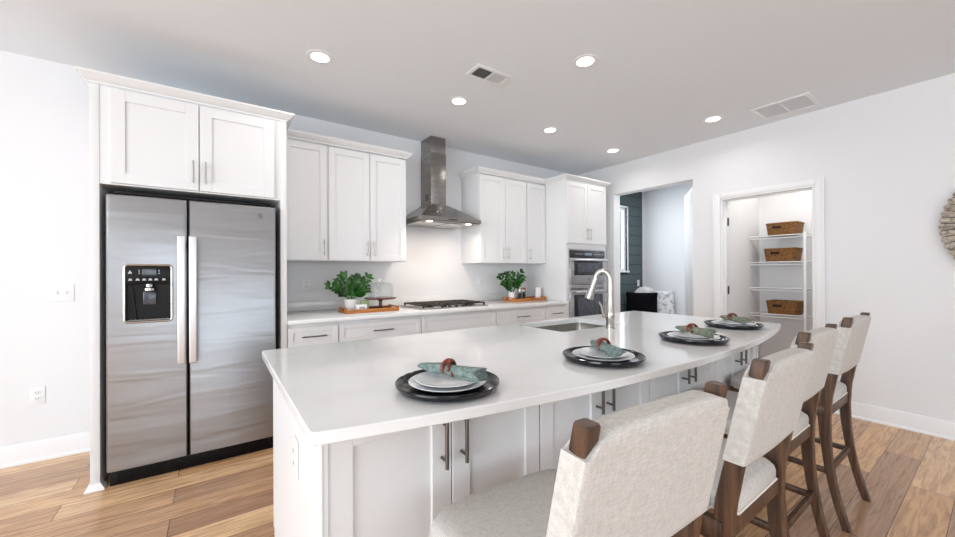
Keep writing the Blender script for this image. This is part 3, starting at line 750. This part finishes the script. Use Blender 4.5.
B().lathe([(.0285, 0), (.0285, .010), (.025, .014), (.024, .05), (.0265, .056), (.0265, .100), (.023, .108), (.0175, .20)], (fx, fy_, CT1), 28).build('body', 'nickel', t)
ang = math.radians(118); ux, uy = math.cos(ang), math.sin(ang)
pts = [(fx, fy_, CT1+.19), (fx, fy_, CT1+.28)]
Rr = .044
for i in range(0, 15):
    a = math.pi*(i/14)*.93; pts.append((fx+ux*Rr*(1-math.cos(a)), fy_+uy*Rr*(1-math.cos(a)), CT1+.302+Rr*1.25*math.sin(a)))
B().tube(pts, [.0165]*2+[.0155]*15, 16).build('spout', 'nickel', t)
e0 = Vector(pts[-1]); dd = (e0-Vector(pts[-2])).normalized(); dd = Vector((ux*.32, uy*.32, -1)).normalized()
B().tube([e0-dd*.004, e0+dd*.01, e0+dd*.05, e0+dd*.11, e0+dd*.135, e0+dd*.14], [.0155, .0175, .0195, .0255, .0275, .024], 18).build('spray_head', 'nickel', t)
la = math.radians(160); lx, ly = math.cos(la), math.sin(la)
q = B().tube([(fx+lx*.015, fy_+ly*.015, CT1+.078), (fx+lx*.045, fy_+ly*.045, CT1+.080)], .014, 14)
q.tube([(fx+lx*.042, fy_+ly*.042, CT1+.078), (fx+lx*.056, fy_+ly*.056, CT1+.11), (fx+lx*.062, fy_+ly*.062, CT1+.14), (fx+lx*.078, fy_+ly*.078, CT1+.168)], [.010, .0085, .0075, .006], 12)
q.build('lever', 'nickel', t)

# ------------------------------------------------------------------ place settings
def make_charger():
    return B().lathe([(.0001, .004), (.11, .004), (.118, .0), (.128, .0), (.150, .008), (.1575, .020), (.157, .0245), (.153, .0255), (.149, .023), (.140, .013), (.125, .0095), (.0001, .0085)], n=64).build('charger_plate', 'charger', None)
def make_dinner():
    return B().lathe([(.0001, .003), (.07, .003), (.072, 0), (.078, 0), (.095, .005), (.116, .0135), (.1185, .0155), (.117, .0165), (.112, .0155), (.092, .0085), (.0001, .0075)], n=56).build('dinner_plate', 'plate', None)
def make_salad():
    q = B().lathe([(.0001, .002), (.055, .002), (.057, 0), (.062, 0), (.08, .006), (.097, .0115), (.099, .013), (.0975, .0138), (.092, .0125), (.078, .0078), (.0001, .0065)], n=56)
    return q.build('salad_plate', 'plate', None)
def make_napkin(m, seed):
    rnd = random.Random(seed); L = .25; rings = []; N = 34; K = 44
    ph = [rnd.random()*6.28 for _ in range(6)]
    for i in range(N+1):
        u = i/N; x = -L/2+L*u
        pinch = math.exp(-((u-.46)/.06)**2); fan = max(0, (u-.55)/.45)
        w = .006+.018*min(1, u/.32)**.7+.008*fan; w *= 1-.25*pinch
        h = .004+.013*min(1, u/.32)**.7+.003*fan; h *= 1-.1*pinch
        zc = h*1.05+.010*max(0, .25-u)/.25+.006*pinch
        ring = []
        for k in range(K):
            a = 2*math.pi*k/K
            pl = 1+.07*math.sin(5*a+ph[0]+5*u)+.05*math.sin(9*a+ph[1]-7*u)
            ring.append((x+.012*math.sin(a+ph[2])*(1 if i in (0, N) else .2)*0 + (.014*math.sin(3*a+ph[3]) if i == N else 0), w*pl*math.cos(a), max(.0005, zc+h*pl*math.sin(a))))
        rings.append(ring)
    return B().rings(rings).build('napkin', m, None, angle=70)
def make_ring():
    q = B(); pts = []
    for i in range(45):
        a = math.radians(-60+i*15); k = i/44
        pts.append((-.012+.026*k+.005*math.sin(a*1.5), .0235*math.cos(a), .022+.0205*math.sin(a)))
    pts = [(-.032, .032, .006)] + pts + [(.032, -.026, .014), (.042, -.036, .008)]
    q.tube(pts, [.004]+[.0058]*45+[.005, .0035], 8)
    return q.build('napkin_ring', 'ring', None, angle=60)
ch0, di0, sa0, ri0 = make_charger(), make_dinner(), make_salad(), make_ring()
spots = [(.577, .985, -70), (1.262, .934, -122), (1.985, .928, -118), (2.680, 1.010, -128)]
who = ['in the place setting nearest the camera', 'in the second place setting, before the faucet', 'in the third place setting from the camera', 'in the farthest place setting, nearest the pantry']
for i, (x, y, a) in enumerate(spots):
    def put(o0, z, rz, nm, lab, cat, grp):
        o = o0 if i == 0 else o0.copy()
        if i: COL.objects.link(o)
        o.location = (x, y, z); o.rotation_euler = (0, 0, math.radians(rz)); tag(o, lab+' '+who[i], cat, grp); return o
    put(ch0, CT1+.0002, 0, 0, 'black round charger', 'plate', 'black chargers on the island')
    put(di0, CT1+.0100, 0, 0, 'larger pale grey plate', 'plate', 'dinner plates on the island')
    put(sa0, CT1+.0190, 40*i, 0, 'smaller pale grey plate', 'plate', 'salad plates on the island')
    n_ = make_napkin('napkin' if i < 2 else 'napkin_sage', 3+i)
    n_.location = (x+.01, y+.005, CT1+.0335); n_.rotation_euler = (0, 0, math.radians(a)); tag(n_, ('blue-green' if i < 2 else 'sage green')+' rolled linen napkin '+who[i], 'napkin', 'napkins on the island')
    r_ = put(ri0, CT1+.0345, a, 0, 'reddish brown napkin ring', 'napkin ring', 'napkin rings on the island')
    r_.location.x += .01; r_.location.y += .005

# ------------------------------------------------------------------ bar stools
def lerp_prof(P_, z):
    for (z0, y0), (z1, y1) in zip(P_, P_[1:]):
        if z <= z1:
            k = (z-z0)/(z1-z0); k = max(0, min(1, k)); return y0+(y1-y0)*k
    return P_[-1][1]
RP = [(0, .005), (.10, .034), (.2, .056), (.3, .072), (.42, .084), (.52, .088), (.62, .084), (.72, .066), (.85, .040), (.95, .020), (1.045, .0)]
def make_stool():
    t = thing('bar_stool', '', 'stool'); OFF[t.name] = Vector()
    for sx in (-1, 1):
        rg = []
        for k in range(27):
            z = 1.034*k/26; y = lerp_prof(RP, z); x = sx*(.214-.024*(z/1.04))
            wx = .0152; wy = .017+.009*min(1, z/.45) if z < .6 else .024
            wy = .0165+.008*math.exp(-((z-.6)/.25)**2)
            c = .004
            rg.append([(x-wx+c, y-wy, z), (x+wx-c, y-wy, z), (x+wx, y-wy+c, z), (x+wx, y+wy-c, z), (x+wx-c, y+wy, z), (x-wx+c, y+wy, z), (x-wx, y+wy-c, z), (x-wx, y-wy+c, z)])
        top = rg[-1]; cx_ = sum(p[0] for p in top)/8; cy_ = sum(p[1] for p in top)/8
        rg.append([(cx_+(p[0]-cx_)*.86, cy_+(p[1]-cy_)*.86, p[2]+.004) for p in top])
        B().rings(rg).build('rear_leg', 'stoolwood', t, angle=35)
        rg = []
        for z, wv, dy in ((0, .0145, .012), (.3, .018, .004), (.565, .021, 0)):
            x = sx*.205; y = .485+dy; c = .003
            rg.append([(x-wv+c, y-wv, z), (x+wv-c, y-wv, z), (x+wv, y-wv+c, z), (x+wv, y+wv-c, z), (x+wv-c, y+wv, z), (x-wv+c, y+wv, z), (x-wv, y+wv-c, z), (x-wv, y-wv+c, z)])
        B().rings(rg).build('front_leg', 'stoolwood', t, angle=35)
        B().box(sx*.203-.010, sx*.203+.010, .08, .487, .245, .272, .003).build('side_stretcher', 'stoolwood', t)
    B().box(-.205, .205, .060, .078, .255, .285, .003).build('rear_stretcher', 'stoolwood', t)
    B().box(-.205, .205, .478, .502, .175, .205, .003).build('footrest', 'stoolwood', t)
    q = B().box(-.222, -.196, .085, .505, .530, .582, .002).box(.196, .222, .085, .505, .530, .582, .002).box(-.200, .200, .486, .508, .530, .582, .002).box(-.190, .190, .072, .094, .530, .582, .002)
    q.build('seat_rail', 'stoolwood', t)
    # seat cushion: rounded, bowed in front
    def seat_outline(s):
        pts = []
        fw_, bw_ = .240, .178
        for i in range(11):                      # front edge, right to left
            k = i/10; x = fw_*(1-2*k); u = abs(2*k-1); y = .527-.022*u**2-.032*max(0, (u-.82)/.18)**2.2
            pts.append((x, y))
        pts += [(-.242, .42), (-.234, .25), (-.226, .135), (-.178, .128), (-.174, .090), (-.150, .070), (.150, .070), (.174, .090), (.178, .128), (.226, .135), (.234, .25), (.242, .42)]
        cx_, cy_ = 0, .32
        return [(cx_+(x-cx_)*s, cy_+(y-cy_)*s) for x, y in pts]
    rg = []
    for s_, z in ((.955, .580), (.99, .586), (1.0, .600), (1.0, .618), (.985, .632), (.94, .641), (.82, .646), (.5, .649), (.05, .650)):
        rg.append([(x, y, z) for x, y in seat_outline(s_)])
    seat = B().rings(rg).build('seat', 'linen', t, angle=60)
    B().tube([(x, y, .589) for x, y in seat_outline(1.0)], .0045, 6, True).build('seat_piping', 'piping', seat)
    # upholstered back: wraps the posts, scooped at the top corners
    NX = 48; bw = .2105
    def topz(x):
        u = abs(x)
        if u < .168: return 1.020-.003*(u/.168)**2
        k = min(1, (u-.168)/.026); return 1.017-.028*(1-math.sqrt(max(0, 1-k*k)))
    def botz(x): return .742+.012*(abs(x)/bw)**2
    HT = .0280                                       # half thickness of the padded back
    def section(v, f=1.0, dz=0.0):
        xs = [-bw+2*bw*i/NX for i in range(NX+1)]; ring = []
        def edge(x):
            k = max(0, (abs(x)-(bw-.008))/.008); return .90+.10*math.sqrt(max(0, 1-k*k))
        for side, seq in ((-1, xs), (1, xs[::-1])):
            for x in seq:
                z = botz(x)+(topz(x)-botz(x))*v; ins = max(0, 1-max(0, abs(x)-.150)/.02)
                ff = f+(1-f)*(1-ins)*.5
                puff = .003*(1-(x/bw)**2)*math.sin(math.pi*min(1, max(0, v)))
                xw = x*(.214-.024*(z/1.04)+.0152+.004)/bw
                ring.append((xw, lerp_prof(RP, z)+side*(HT*edge(x)*ff+puff*(1 if side > 0 else .4)), z+dz*ins))
        return ring
    rg = [section(0, .80, 0), section(.004, .95, 0)]+[section(v) for v in [.01]+[i/14 for i in range(1, 15)]]
    rg += [section(1, .95, .003), section(1, .82, .006), section(1, .55, .008)]
    B().rings(rg).build('backrest', 'linen', t, angle=60)
    return t
st0 = make_stool()
sl = ['nearest upholstered stool, in the foreground', 'second upholstered stool from the camera', 'third upholstered stool from the camera', 'farthest upholstered stool, at the pantry end']
for i, (x, y, a) in enumerate([(.650, .356, -3.5), (1.345, .370, .5), (1.985, .440, .5), (2.725, .455, 0)]):
    o = st0 if i == 0 else copy_tree(st0)
    o.location = (x, y, 0); o.rotation_euler.z = math.radians(a)
    tag(o, 'oatmeal linen bar stool with dark wood legs, '+sl[i], 'stool', 'bar stools along the island')

# ------------------------------------------------------------------ things on the back counter
def make_tray(x0, x1, y0, y1, label):
    z = CT1; t = thing('wooden_tray', label, 'tray', ((x0+x1)/2, (y0+y1)/2, z), 'wooden trays on the back counter')
    B().box(x0, x1, y0, y1, z, z+.012, .002).build('tray_base', 'tray', t)
    q = B().box(x0, x1, y0, y0+.012, z+.010, z+.034, .002).box(x0, x1, y1-.012, y1, z+.010, z+.034, .002); q.build('tray_side', 'tray', t)
    for xa in (x0, x1-.014):
        ym = (y0+y1)/2
        q = B().box(xa, xa+.014, y0+.012, ym-.05, z+.010, z+.046, .002).box(xa, xa+.014, ym+.05, y1-.012, z+.010, z+.046, .002).box(xa, xa+.014, ym-.052, ym+.052, z+.010, z+.022).box(xa, xa+.014, ym-.052, ym+.052, z+.036, z+.046, .002)
        q.build('tray_end', 'tray', t)
    return t
make_tray(.905, 1.385, 3.245, 3.500, 'wooden tray with plant and cake stand, left of the cooktop')
make_tray(2.905, 3.425, 3.375, 3.610, 'wooden tray with plant and jars, right of the cooktop')
def leaf(q, base, d, up, L, w, droop=.2):
    base = Vector(base); d = Vector(d).normalized(); side = d.cross(Vector(up)).normalized(); nrm = side.cross(d).normalized()
    t_ = bmesh.new(); N = 6; V = []
    for i in range(N+1):
        u = i/N; ww = w*math.sin(math.pi*min(1, u*.97+.03))**.75*(1-.15*u); c = base+d*L*u-nrm*0+Vector((0, 0, -droop*L*u*u))
        V.append([t_.verts.new(c+side*ww+nrm*ww*.35), t_.verts.new(c), t_.verts.new(c-side*ww+nrm*ww*.35)])
    for a, c in zip(V, V[1:]):
        t_.faces.new((a[0], c[0], c[1], a[1])); t_.faces.new((a[1], c[1], c[2], a[2]))
    return q._merge(t_)
def make_plant(cx_, cy_, z, pot_prof, label, stems, seed, pot_n=32):
    rnd = random.Random(seed)
    t = thing('potted_plant', label, 'plant', (cx_, cy_, z), 'potted plants on the back counter')
    B().lathe(pot_prof, (cx_, cy_, z), pot_n).build('pot', 'ceramic', t)
    H_ = max(p[1] for p in pot_prof); R_ = max(p[0] for p in pot_prof)
    B().lathe([(.0001, 0), (R_*.86, 0), (R_*.86, .006), (.0001, .010)], (cx_, cy_, z+H_*.80), 24).build('soil', 'soil', t)
    qs, ql = B(), B()
    for ax, ay, L in stems:
        b0 = Vector((cx_+ax*.02, cy_+ay*.02, z+H_*.82)); N = 6; pts = []
        for i in range(N+1):
            u = i/N; pts.append(b0+Vector((ax*L*u**1.2, ay*L*u**1.2, L*(.95*u-.22*u*u*(abs(ax)+abs(ay))))))
        qs.tube(pts, [.0035*(1-.6*i/N) for i in range(N+1)], 6)
        for i in range(2, N+1):
            d = (pts[i]-pts[i-1]).normalized(); side = d.cross(Vector((0, -1, .25))).normalized()
            for sg in (1, -1):
                dv = d*.75+side*sg*.9+Vector((rnd.uniform(-.25, .25), rnd.uniform(-.4, .2), rnd.uniform(-.1, .2)))
                leaf(ql, pts[i], dv, Vector((0, -.8, .6)), (.040+.095*L)*rnd.uniform(.85, 1.15), (.0125+.028*L)*rnd.uniform(.85, 1.15), .12)
        leaf(ql, pts[-1], (pts[-1]-pts[-2]), Vector((0, -.8, .6)), .040+.09*L, .012+.027*L, .1)
    qs.build('stems', 'stem', t); fo = ql.build('foliage', 'leaf', t, angle=60)
    return t
tz = CT1+.012
make_plant(.995, 3.42, tz, [(.040, 0), (.052, .004), (.062, .10), (.063, .105), (.058, .105), (.056, .085), (.001, .083)], 'green leafy plant in a white pot on the left tray',
           [(-.55, -.1, .21), (-.25, .05, .25), (.12, -.1, .22), (.55, -.05, .25), (.65, .1, .18), (-.7, -.2, .15), (.3, .2, .24), (-.1, -.4, .17), (.85, -.2, .13), (-.85, .1, .19), (.0, .1, .19), (.35, -.4, .15)], 4)
make_plant(2.995, 3.535, tz, [(.034, 0), (.042, .004), (.046, .09), (.046, .095), (.042, .095), (.041, .08), (.001, .078)], 'green leafy plant in a small white pot on the right tray',
           [(-.65, 0, .26), (-.35, -.1, .27), (.05, .05, .25), (.42, 0, .30), (.5, -.1, .22), (-.85, -.1, .17), (.15, -.3, .2), (.75, .1, .22), (-.2, .2, .26), (-.6, -.35, .16), (.35, -.3, .24)], 11)
# small white block with lettering beside the pot
t = thing('ceramic_block', 'small white block with grey lettering in front of the left plant pot', 'decor', (1.05, 3.30, tz))
B().box(1.0, 1.095, 3.278, 3.318, tz, tz+.062, .004).build('block', 'ceramic', t)
q = B()
for i, xx in enumerate((1.028, 1.045, 1.062)):
    q.box(xx, xx+.003, 3.2765, 3.2785, tz+.024, tz+.040).box(xx+.008, xx+.011, 3.2765, 3.2785, tz+.024, tz+.040).box(xx, xx+.011, 3.2765, 3.2785, tz+.031 if i != 1 else tz+.037, tz+.034 if i != 1 else tz+.040)
q.build('lettering', 'ink', t)
tag(B().box(1.085, 1.155, 3.40, 3.44, tz, tz+.085, .002).build('card_box', 'greenbox'), 'pale green box standing right of the left plant pot', 'box')
cs = (1.262, 3.40, tz)
t = thing('cake_stand', 'dark wood cake stand on the left tray', 'cake stand', cs)
B().lathe([(.0001, 0), (.055, 0), (.057, .006), (.03, .012), (.017, .022), (.014, .07), (.03, .090), (.0001, .092)], cs, 32).build('foot', 'stand', t)
B().lathe([(.0001, .090), (.138, .094), (.146, .098), (.147, .106), (.142, .108), (.0001, .104)], cs, 48).build('plate', 'stand', t)
t = thing('glass_cloche', 'clear glass dome with knob on the cake stand', 'cloche', (cs[0], cs[1], tz+.1065))
B().lathe([(.113, 0), (.117, .001), (.118, .05), (.117, .10), (.111, .122), (.096, .134), (.05, .139), (.0001, .140)], (cs[0], cs[1], tz+.1085), 48, False).build('dome', 'glass', t, angle=60)
B().lathe([(.0001, 0), (.008, 0), (.007, .008), (.016, .018), (.017, .026), (.010, .034), (.0001, .036)], (cs[0], cs[1], tz+.2465), 24).build('knob', 'ceramic', t)
# sprig lying on the tray
q = B()
for i in range(9):
    xx = 1.245+i*.013; leaf(q, (xx, 3.285, tz+.006), (.7, (-1)**i*.6, .25), (0, 0, 1), .04, .010, .3)
q.tube([(1.235, 3.285, tz+.005), (1.36, 3.285, tz+.006)], .003, 6)
tag(q.build('herb_sprig', noisy('dry_herb', rgb(120, 130, 80), rgb(84, 92, 52), (60, 60, 60), .8)), 'green sprig lying on the left tray under the cake stand', 'herbs')
def make_jar(x, y, r, h, fill, lid, label):
    t = thing('storage_jar', label, 'jar', (x, y, tz), 'glass jars on the right tray')
    B().lathe([(.0001, 0), (r, 0), (r, h), (r-.002, h), (r-.002, .003), (.0001, .003)], (x, y, tz), 28).build('glass_body', 'glass', t)
    B().lathe([(.0001, .0035), (r-.0025, .0035), (r-.0025, h*.72), (.0001, h*.74)], (x, y, tz), 24).build('contents', fill, t)
    B().lathe([(.0001, h), (r+.001, h), (r+.001, h+.016), (r-.004, h+.02), (.0001, h+.02)], (x, y, tz), 28).build('lid', lid, t)
make_jar(3.040, 3.440, .034, .115, 'coffee', 'nickel', 'front glass jar of dark coffee beans on the right tray')
make_jar(3.117, 3.465, .034, .105, 'coffee', 'nickel', 'second glass jar of dark beans beside the coffee jar on the right tray')
make_jar(3.185, 3.535, .030, .125, 'pasta', 'tray', 'taller glass jar of pale grain at the back of the right tray')
for z_, lb in ((tz, 'lower white ceramic canister stacked at the right end of the right tray'), (tz+.0715, 'upper white ceramic canister stacked at the right end of the right tray')):
    t = thing('ceramic_canister', lb, 'canister', (3.375, 3.475, z_), 'stacked white canisters')
    B().lathe([(.0001, 0), (.036, 0), (.040, .003), (.040, .058), (.038, .060), (.0001, .060)], (3.375, 3.475, z_), 28).build('jar_body', 'ceramic', t)
    B().lathe([(.0001, .060), (.038, .060), (.038, .063), (.041, .064), (.041, .069), (.039, .0712), (.0001, .0712)], (3.375, 3.475, z_), 28).build('lid', 'ceramic', t)

# ------------------------------------------------------------------ outlets and switches
def outlet_y(x, z, y, w, h, label, kind='outlet', name='wall_outlet', sx=1):
    t = thing(name, label, kind, (x, y, z-h/2), None)
    B().box(x-w/2, x+w/2, y-.006, y-.0003, z-h/2, z+h/2, .003).build('cover_plate', 'white_plastic', t)
    if kind == 'outlet':
        for dz in (.02, -.02):
            q = B().box(x-.017, x+.017, y-.009, y-.004, z+dz-.014, z+dz+.014, .004); f_ = q.build('socket', 'white_plastic', t)
            q = B().box(x-.008, x-.0055, y-.0095, y-.008, z+dz-.003, z+dz+.008).box(x+.0055, x+.008, y-.0095, y-.008, z+dz-.003, z+dz+.008).box(x-.002, x+.002, y-.0095, y-.008, z+dz-.010, z+dz-.006)
            q.build('slots', 'ink', f_)
    else:
        for dx in ((-.023, .023) if w > .1 else (0,)):
            B().box(x+dx-.005, x+dx+.005, y-.016, y-.004, z-.010, z+.012, .002).build('toggle', 'white_plastic', t)
outlet_y(-.888, 1.137, YB, .122, .122, 'double light switch on the wall left of the refrigerator', 'switch', 'light_switch')
outlet_y(-1.002, .443, YB, .074, .118, 'wall outlet low on the wall left of the refrigerator')
outlet_y(.692, 1.158, YB, .072, .116, 'wall outlet on the backsplash left of the left plant')
outlet_y(2.682, 1.150, YB, .072, .116, 'light switch on the backsplash between cooktop and right plant', 'switch', 'light_switch')
outlet_y(6.31, 1.06, MY, .07, .115, 'wall outlet on the dark boards above the bench')
t = thing('wall_outlet', 'wall outlet on the white island end panel', 'outlet', (PX, 1.32, .62))
B().box(PX-.006, PX-.0003, 1.285, 1.357, .615, .735, .003).build('cover_plate', 'white_plastic', t)
for zz in (.655, .695):
    f_ = B().box(PX-.009, PX-.004, 1.304, 1.338, zz-.014, zz+.014, .004).build('socket', 'white_plastic', t)
    B().box(PX-.0096, PX-.008, 1.313, 1.316, zz-.004, zz+.008).box(PX-.0096, PX-.008, 1.326, 1.329, zz-.004, zz+.008).build('slots', 'ink', f_)

# ------------------------------------------------------------------ ceiling fixtures
lab = {0: 'recessed ceiling light above the refrigerator', 1: 'recessed ceiling light above the range hood side of the sink', 2: 'recessed ceiling light above the right counter',
       3: 'recessed ceiling light in the middle of the ceiling, above the island', 4: 'recessed ceiling light beside the square return vent', 5: 'recessed ceiling light in the far corner, above the oven tower'}
lab[1] = 'recessed ceiling light near the small half-dark vent'
def downlight():
    t = thing('recessed_light', '', 'ceiling light', (0, 0, 0)); OFF[t.name] = Vector()
    B().lathe([(.058, -.004), (.066, -.006), (.086, -.003), (.088, 0), (.058, 0)], (0, 0, 0), 40, True).build('trim_ring', 'white_plastic', t)
    B().lathe([(.0001, -.003), (.0595, -.003), (.0595, -.0005), (.0001, -.0005)], (0, 0, 0), 40).build('lens', 'lens', t)
    return t
dl0 = downlight()
for i, (x, y) in enumerate([(.581, 2.694), (1.71, 2.711), (2.836, 2.732), (2.116, 1.70), (3.935, 1.644), (3.947, 2.762)]):
    o = dl0 if i == 0 else copy_tree(dl0)
    o.location = (x, y, ZC); tag(o, lab[i], 'ceiling light', 'recessed ceiling lights')
    area('downlight_and_fill_lamp', (x, y, ZC-.02), (0, 0, -1), .12, .12, 2.9, (1, .97, .94), 'DISK', 160)
area('downlight_and_fill_lamp', (5.1, 1.15, ZC-.05), (0, 0, -1), .3, .3, 9, (1, .96, .90), 'DISK')  # added fill light without a fixture, brightens the pantry interior
area('downlight_and_fill_lamp', (5.3, 2.9, ZC-.05), (0, 0, -1), .5, .5, 14, (.95, .97, 1), 'DISK')  # invented overhead fill for the mudroom walls, no fitting modelled
# small two-way supply vent
t = thing('ceiling_vent', 'small ceiling vent with one dark half', 'vent', (1.675, 2.23, ZC-.008))
q = B().box(1.515, 1.835, 2.145, 2.172, ZC-.008, ZC-.0005, .002).box(1.515, 1.835, 2.290, 2.317, ZC-.008, ZC-.0005, .002).box(1.515, 1.545, 2.172, 2.290, ZC-.008, ZC-.0005, .002).box(1.805, 1.835, 2.172, 2.290, ZC-.008, ZC-.0005, .002).box(1.668, 1.682, 2.172, 2.290, ZC-.008, ZC-.0005, .001)
q.build('frame', 'white_plastic', t)
B().box(1.545, 1.805, 2.172, 2.290, ZC-.002, ZC-.0005).build('duct_opening', 'ventback', t)
q = B()
for k in range(7):
    xx = 1.552+k*.0175; q.prism([(xx+.010, ZC-.0025), (xx+.012, ZC-.0025), (xx+.005, ZC-.009), (xx+.003, ZC-.009)], 'y', 2.172, 2.290)
for k in range(7):
    xx = 1.690+k*.0172; q.prism([(xx, ZC-.0025), (xx+.002, ZC-.0025), (xx+.0060, ZC-.007), (xx+.0045, ZC-.007)], 'y', 2.172, 2.290)
q.build('louvres', 'white_plastic', t)
t = thing('ceiling_vent', 'large ceiling return vent with two grey panels near the right wall', 'vent', (4.16, 1.155, ZC-.01))
vx0, vx1, vy0, vy1 = 3.99, 4.36, .945, 1.365
q = B().box(vx0, vx0+.035, vy0, vy1, ZC-.010, ZC-.0005, .002).box(vx1-.035, vx1, vy0, vy1, ZC-.010, ZC-.0005, .002).box(vx0+.035, vx1-.035, vy0, vy0+.035, ZC-.010, ZC-.0005, .002).box(vx0+.035, vx1-.035, vy1-.035, vy1, ZC-.010, ZC-.0005, .002).box(vx0+.035, vx1-.035, (vy0+vy1)/2-.008, (vy0+vy1)/2+.008, ZC-.010, ZC-.0005, .001)
q.build('frame', 'white_plastic', t)
B().box(vx0+.03, vx1-.03, vy0+.03, vy1-.03, ZC-.003, ZC-.0005).build('filter', 'ventgrey', t)
q = B()
for k in range(15):
    xx = vx0+.045+k*.0195; q.box(xx, xx+.007, vy0+.035, vy1-.035, ZC-.008, ZC-.005)
q.build('grille_bars', 'ventgrey', t)

# ------------------------------------------------------------------ pantry shelves and baskets
SHZ = [1.680, 1.375, 1.073, .768]
sn = ['top wire shelf in the pantry', 'second wire shelf from the top in the pantry', 'third wire shelf from the top, empty', 'lowest wire shelf in the pantry']
for z, lb in zip(SHZ, sn):
    t = thing('wire_shelf', 'white '+lb, 'shelf', (5.45, 1.1, z-.03), 'wire shelves in the pantry')
    q = B()
    for k in range(48): 
        yy = PYR+.02+k*(PYL-.02-PYR)/47.5; q.box(5.30, PXB-.002, yy-.0018, yy+.0018, z-.0036, z)
    q.build('deck_wires', 'wire', t)
    q = B().tube([(5.30, PYR+.004, z-.002), (5.30, PYL+.008, z-.002)], .005, 8).tube([(5.30, PYR+.004, z-.032), (5.30, PYL+.008, z-.032)], .005, 8)
    for k in range(12): 
        yy = PYR+.03+k*.12; q.tube([(5.30, yy, z-.002), (5.30, yy, z-.032)], .002, 6)
    q.build('front_rail', 'wire', t)
    q = B().tube([(5.45, PYR+.004, z-.006), (5.45, PYL+.008, z-.006)], .003, 8).tube([(PXB-.008, PYR+.004, z-.006), (PXB-.008, PYL+.008, z-.006)], .004, 8); q.build('support_rods', 'wire', t)
    for yy in (PYL+.006, PYR+.005): B().tube([(5.31, yy, z-.03), (PXB-.006, yy, z-.22)], .0045, 8).build('brace', 'wire', t)
tag(B().box(5.270, 5.290, 1.278, 1.302, 0, 1.70, .004).build('shelf_pole', 'wire'), 'white upright pole in front of the pantry shelves', 'pole')
def make_basket(z, label, yc, w, h):
    x0, x1, y0, y1 = 5.315, 5.58, yc-w/2, yc+w/2
    t = thing('wicker_basket', label, 'basket', (5.44, yc, z), 'wicker baskets in the pantry')
    def ring(ins, zz, wob=0):
        return [(x+random.uniform(-wob, wob), y+random.uniform(-wob, wob), zz) for x, y in rrect(x0+ins, x1-ins, y0+ins, y1-ins, .03, 4)]
    rg = []
    N = 9
    for i in range(N+1):
        k = i/N; rg.append(ring(.014*(1-k)+(.003 if i % 2 else 0), z+.001+h*k, .0012))
    rg += [ring(.012, z+h), ring(.016, z+h*.5), ring(.026, z+.012)]
    b = B().rings(rg).build('body', 'wicker', t, angle=70)
    B().tube([(x, y, z+h) for x, y in rrect(x0+.004, x1-.004, y0+.004, y1-.004, .03, 4)], .009, 8, True).build('rim', 'wicker', t)
    B().prism([(yc-.045+.04, z+h*.60), (yc+.045+.04, z+h*.60), (yc+.038+.04, z+h*.78), (yc-.038+.04, z+h*.78)], 'x', x0-.004, x0+.012).build('hand_slot', 'soil', t)
make_basket(SHZ[0], 'wicker basket on the top pantry shelf', 1.512, .300, .140)
make_basket(SHZ[1], 'wicker basket on the second pantry shelf', 1.530, .305, .150)
make_basket(SHZ[3], 'wicker basket on the lowest pantry shelf', 1.512, .305, .145)

# ------------------------------------------------------------------ round woven wall hanging
t = thing('woven_wall_hanging', 'round grey-brown woven wall hanging with fluted rim on the right wall', 'wall decor', (XR-.03, -.15, 1.145))
cy0, cz0, R0 = -.150, 1.594, .452
q = B()
def fdisc(u, v):
    a = 2*math.pi*u; r = .02+(R0-.02)*v; fl = .5+.5*math.cos(56*a)
    rr = r+(.010*fl if v > .9 else 0)
    return (XR-.012-.012*fl*min(1, v*1.6)-.02*v*v, cy0+rr*math.cos(a), cz0+rr*math.sin(a))
q.quadgrid(fdisc, 448, 12)
q.build('weave', 'rattan', t, weld=True, angle=60)
q = B()
for k in range(56):
    a = 2*math.pi*(k+.5)/56
    q.tube([(XR-.014, cy0+.05*math.cos(a), cz0+.05*math.sin(a)), (XR-.030, cy0+(R0)*math.cos(a), cz0+R0*math.sin(a))], .0035, 6)
q.build('spokes', 'rattan_dark', t)
B().lathe([(.0001, 0), (.06, 0), (.05, .01), (.0001, .012)], (0, 0, 0), 28)
q = B(); q.tube([(XR-.006, cy0+.40*math.cos(k*math.pi/20), cz0+.40*math.sin(k*math.pi/20)) for k in range(40)], .006, 6, True); q.build('back_hoop', 'rattan_dark', t)
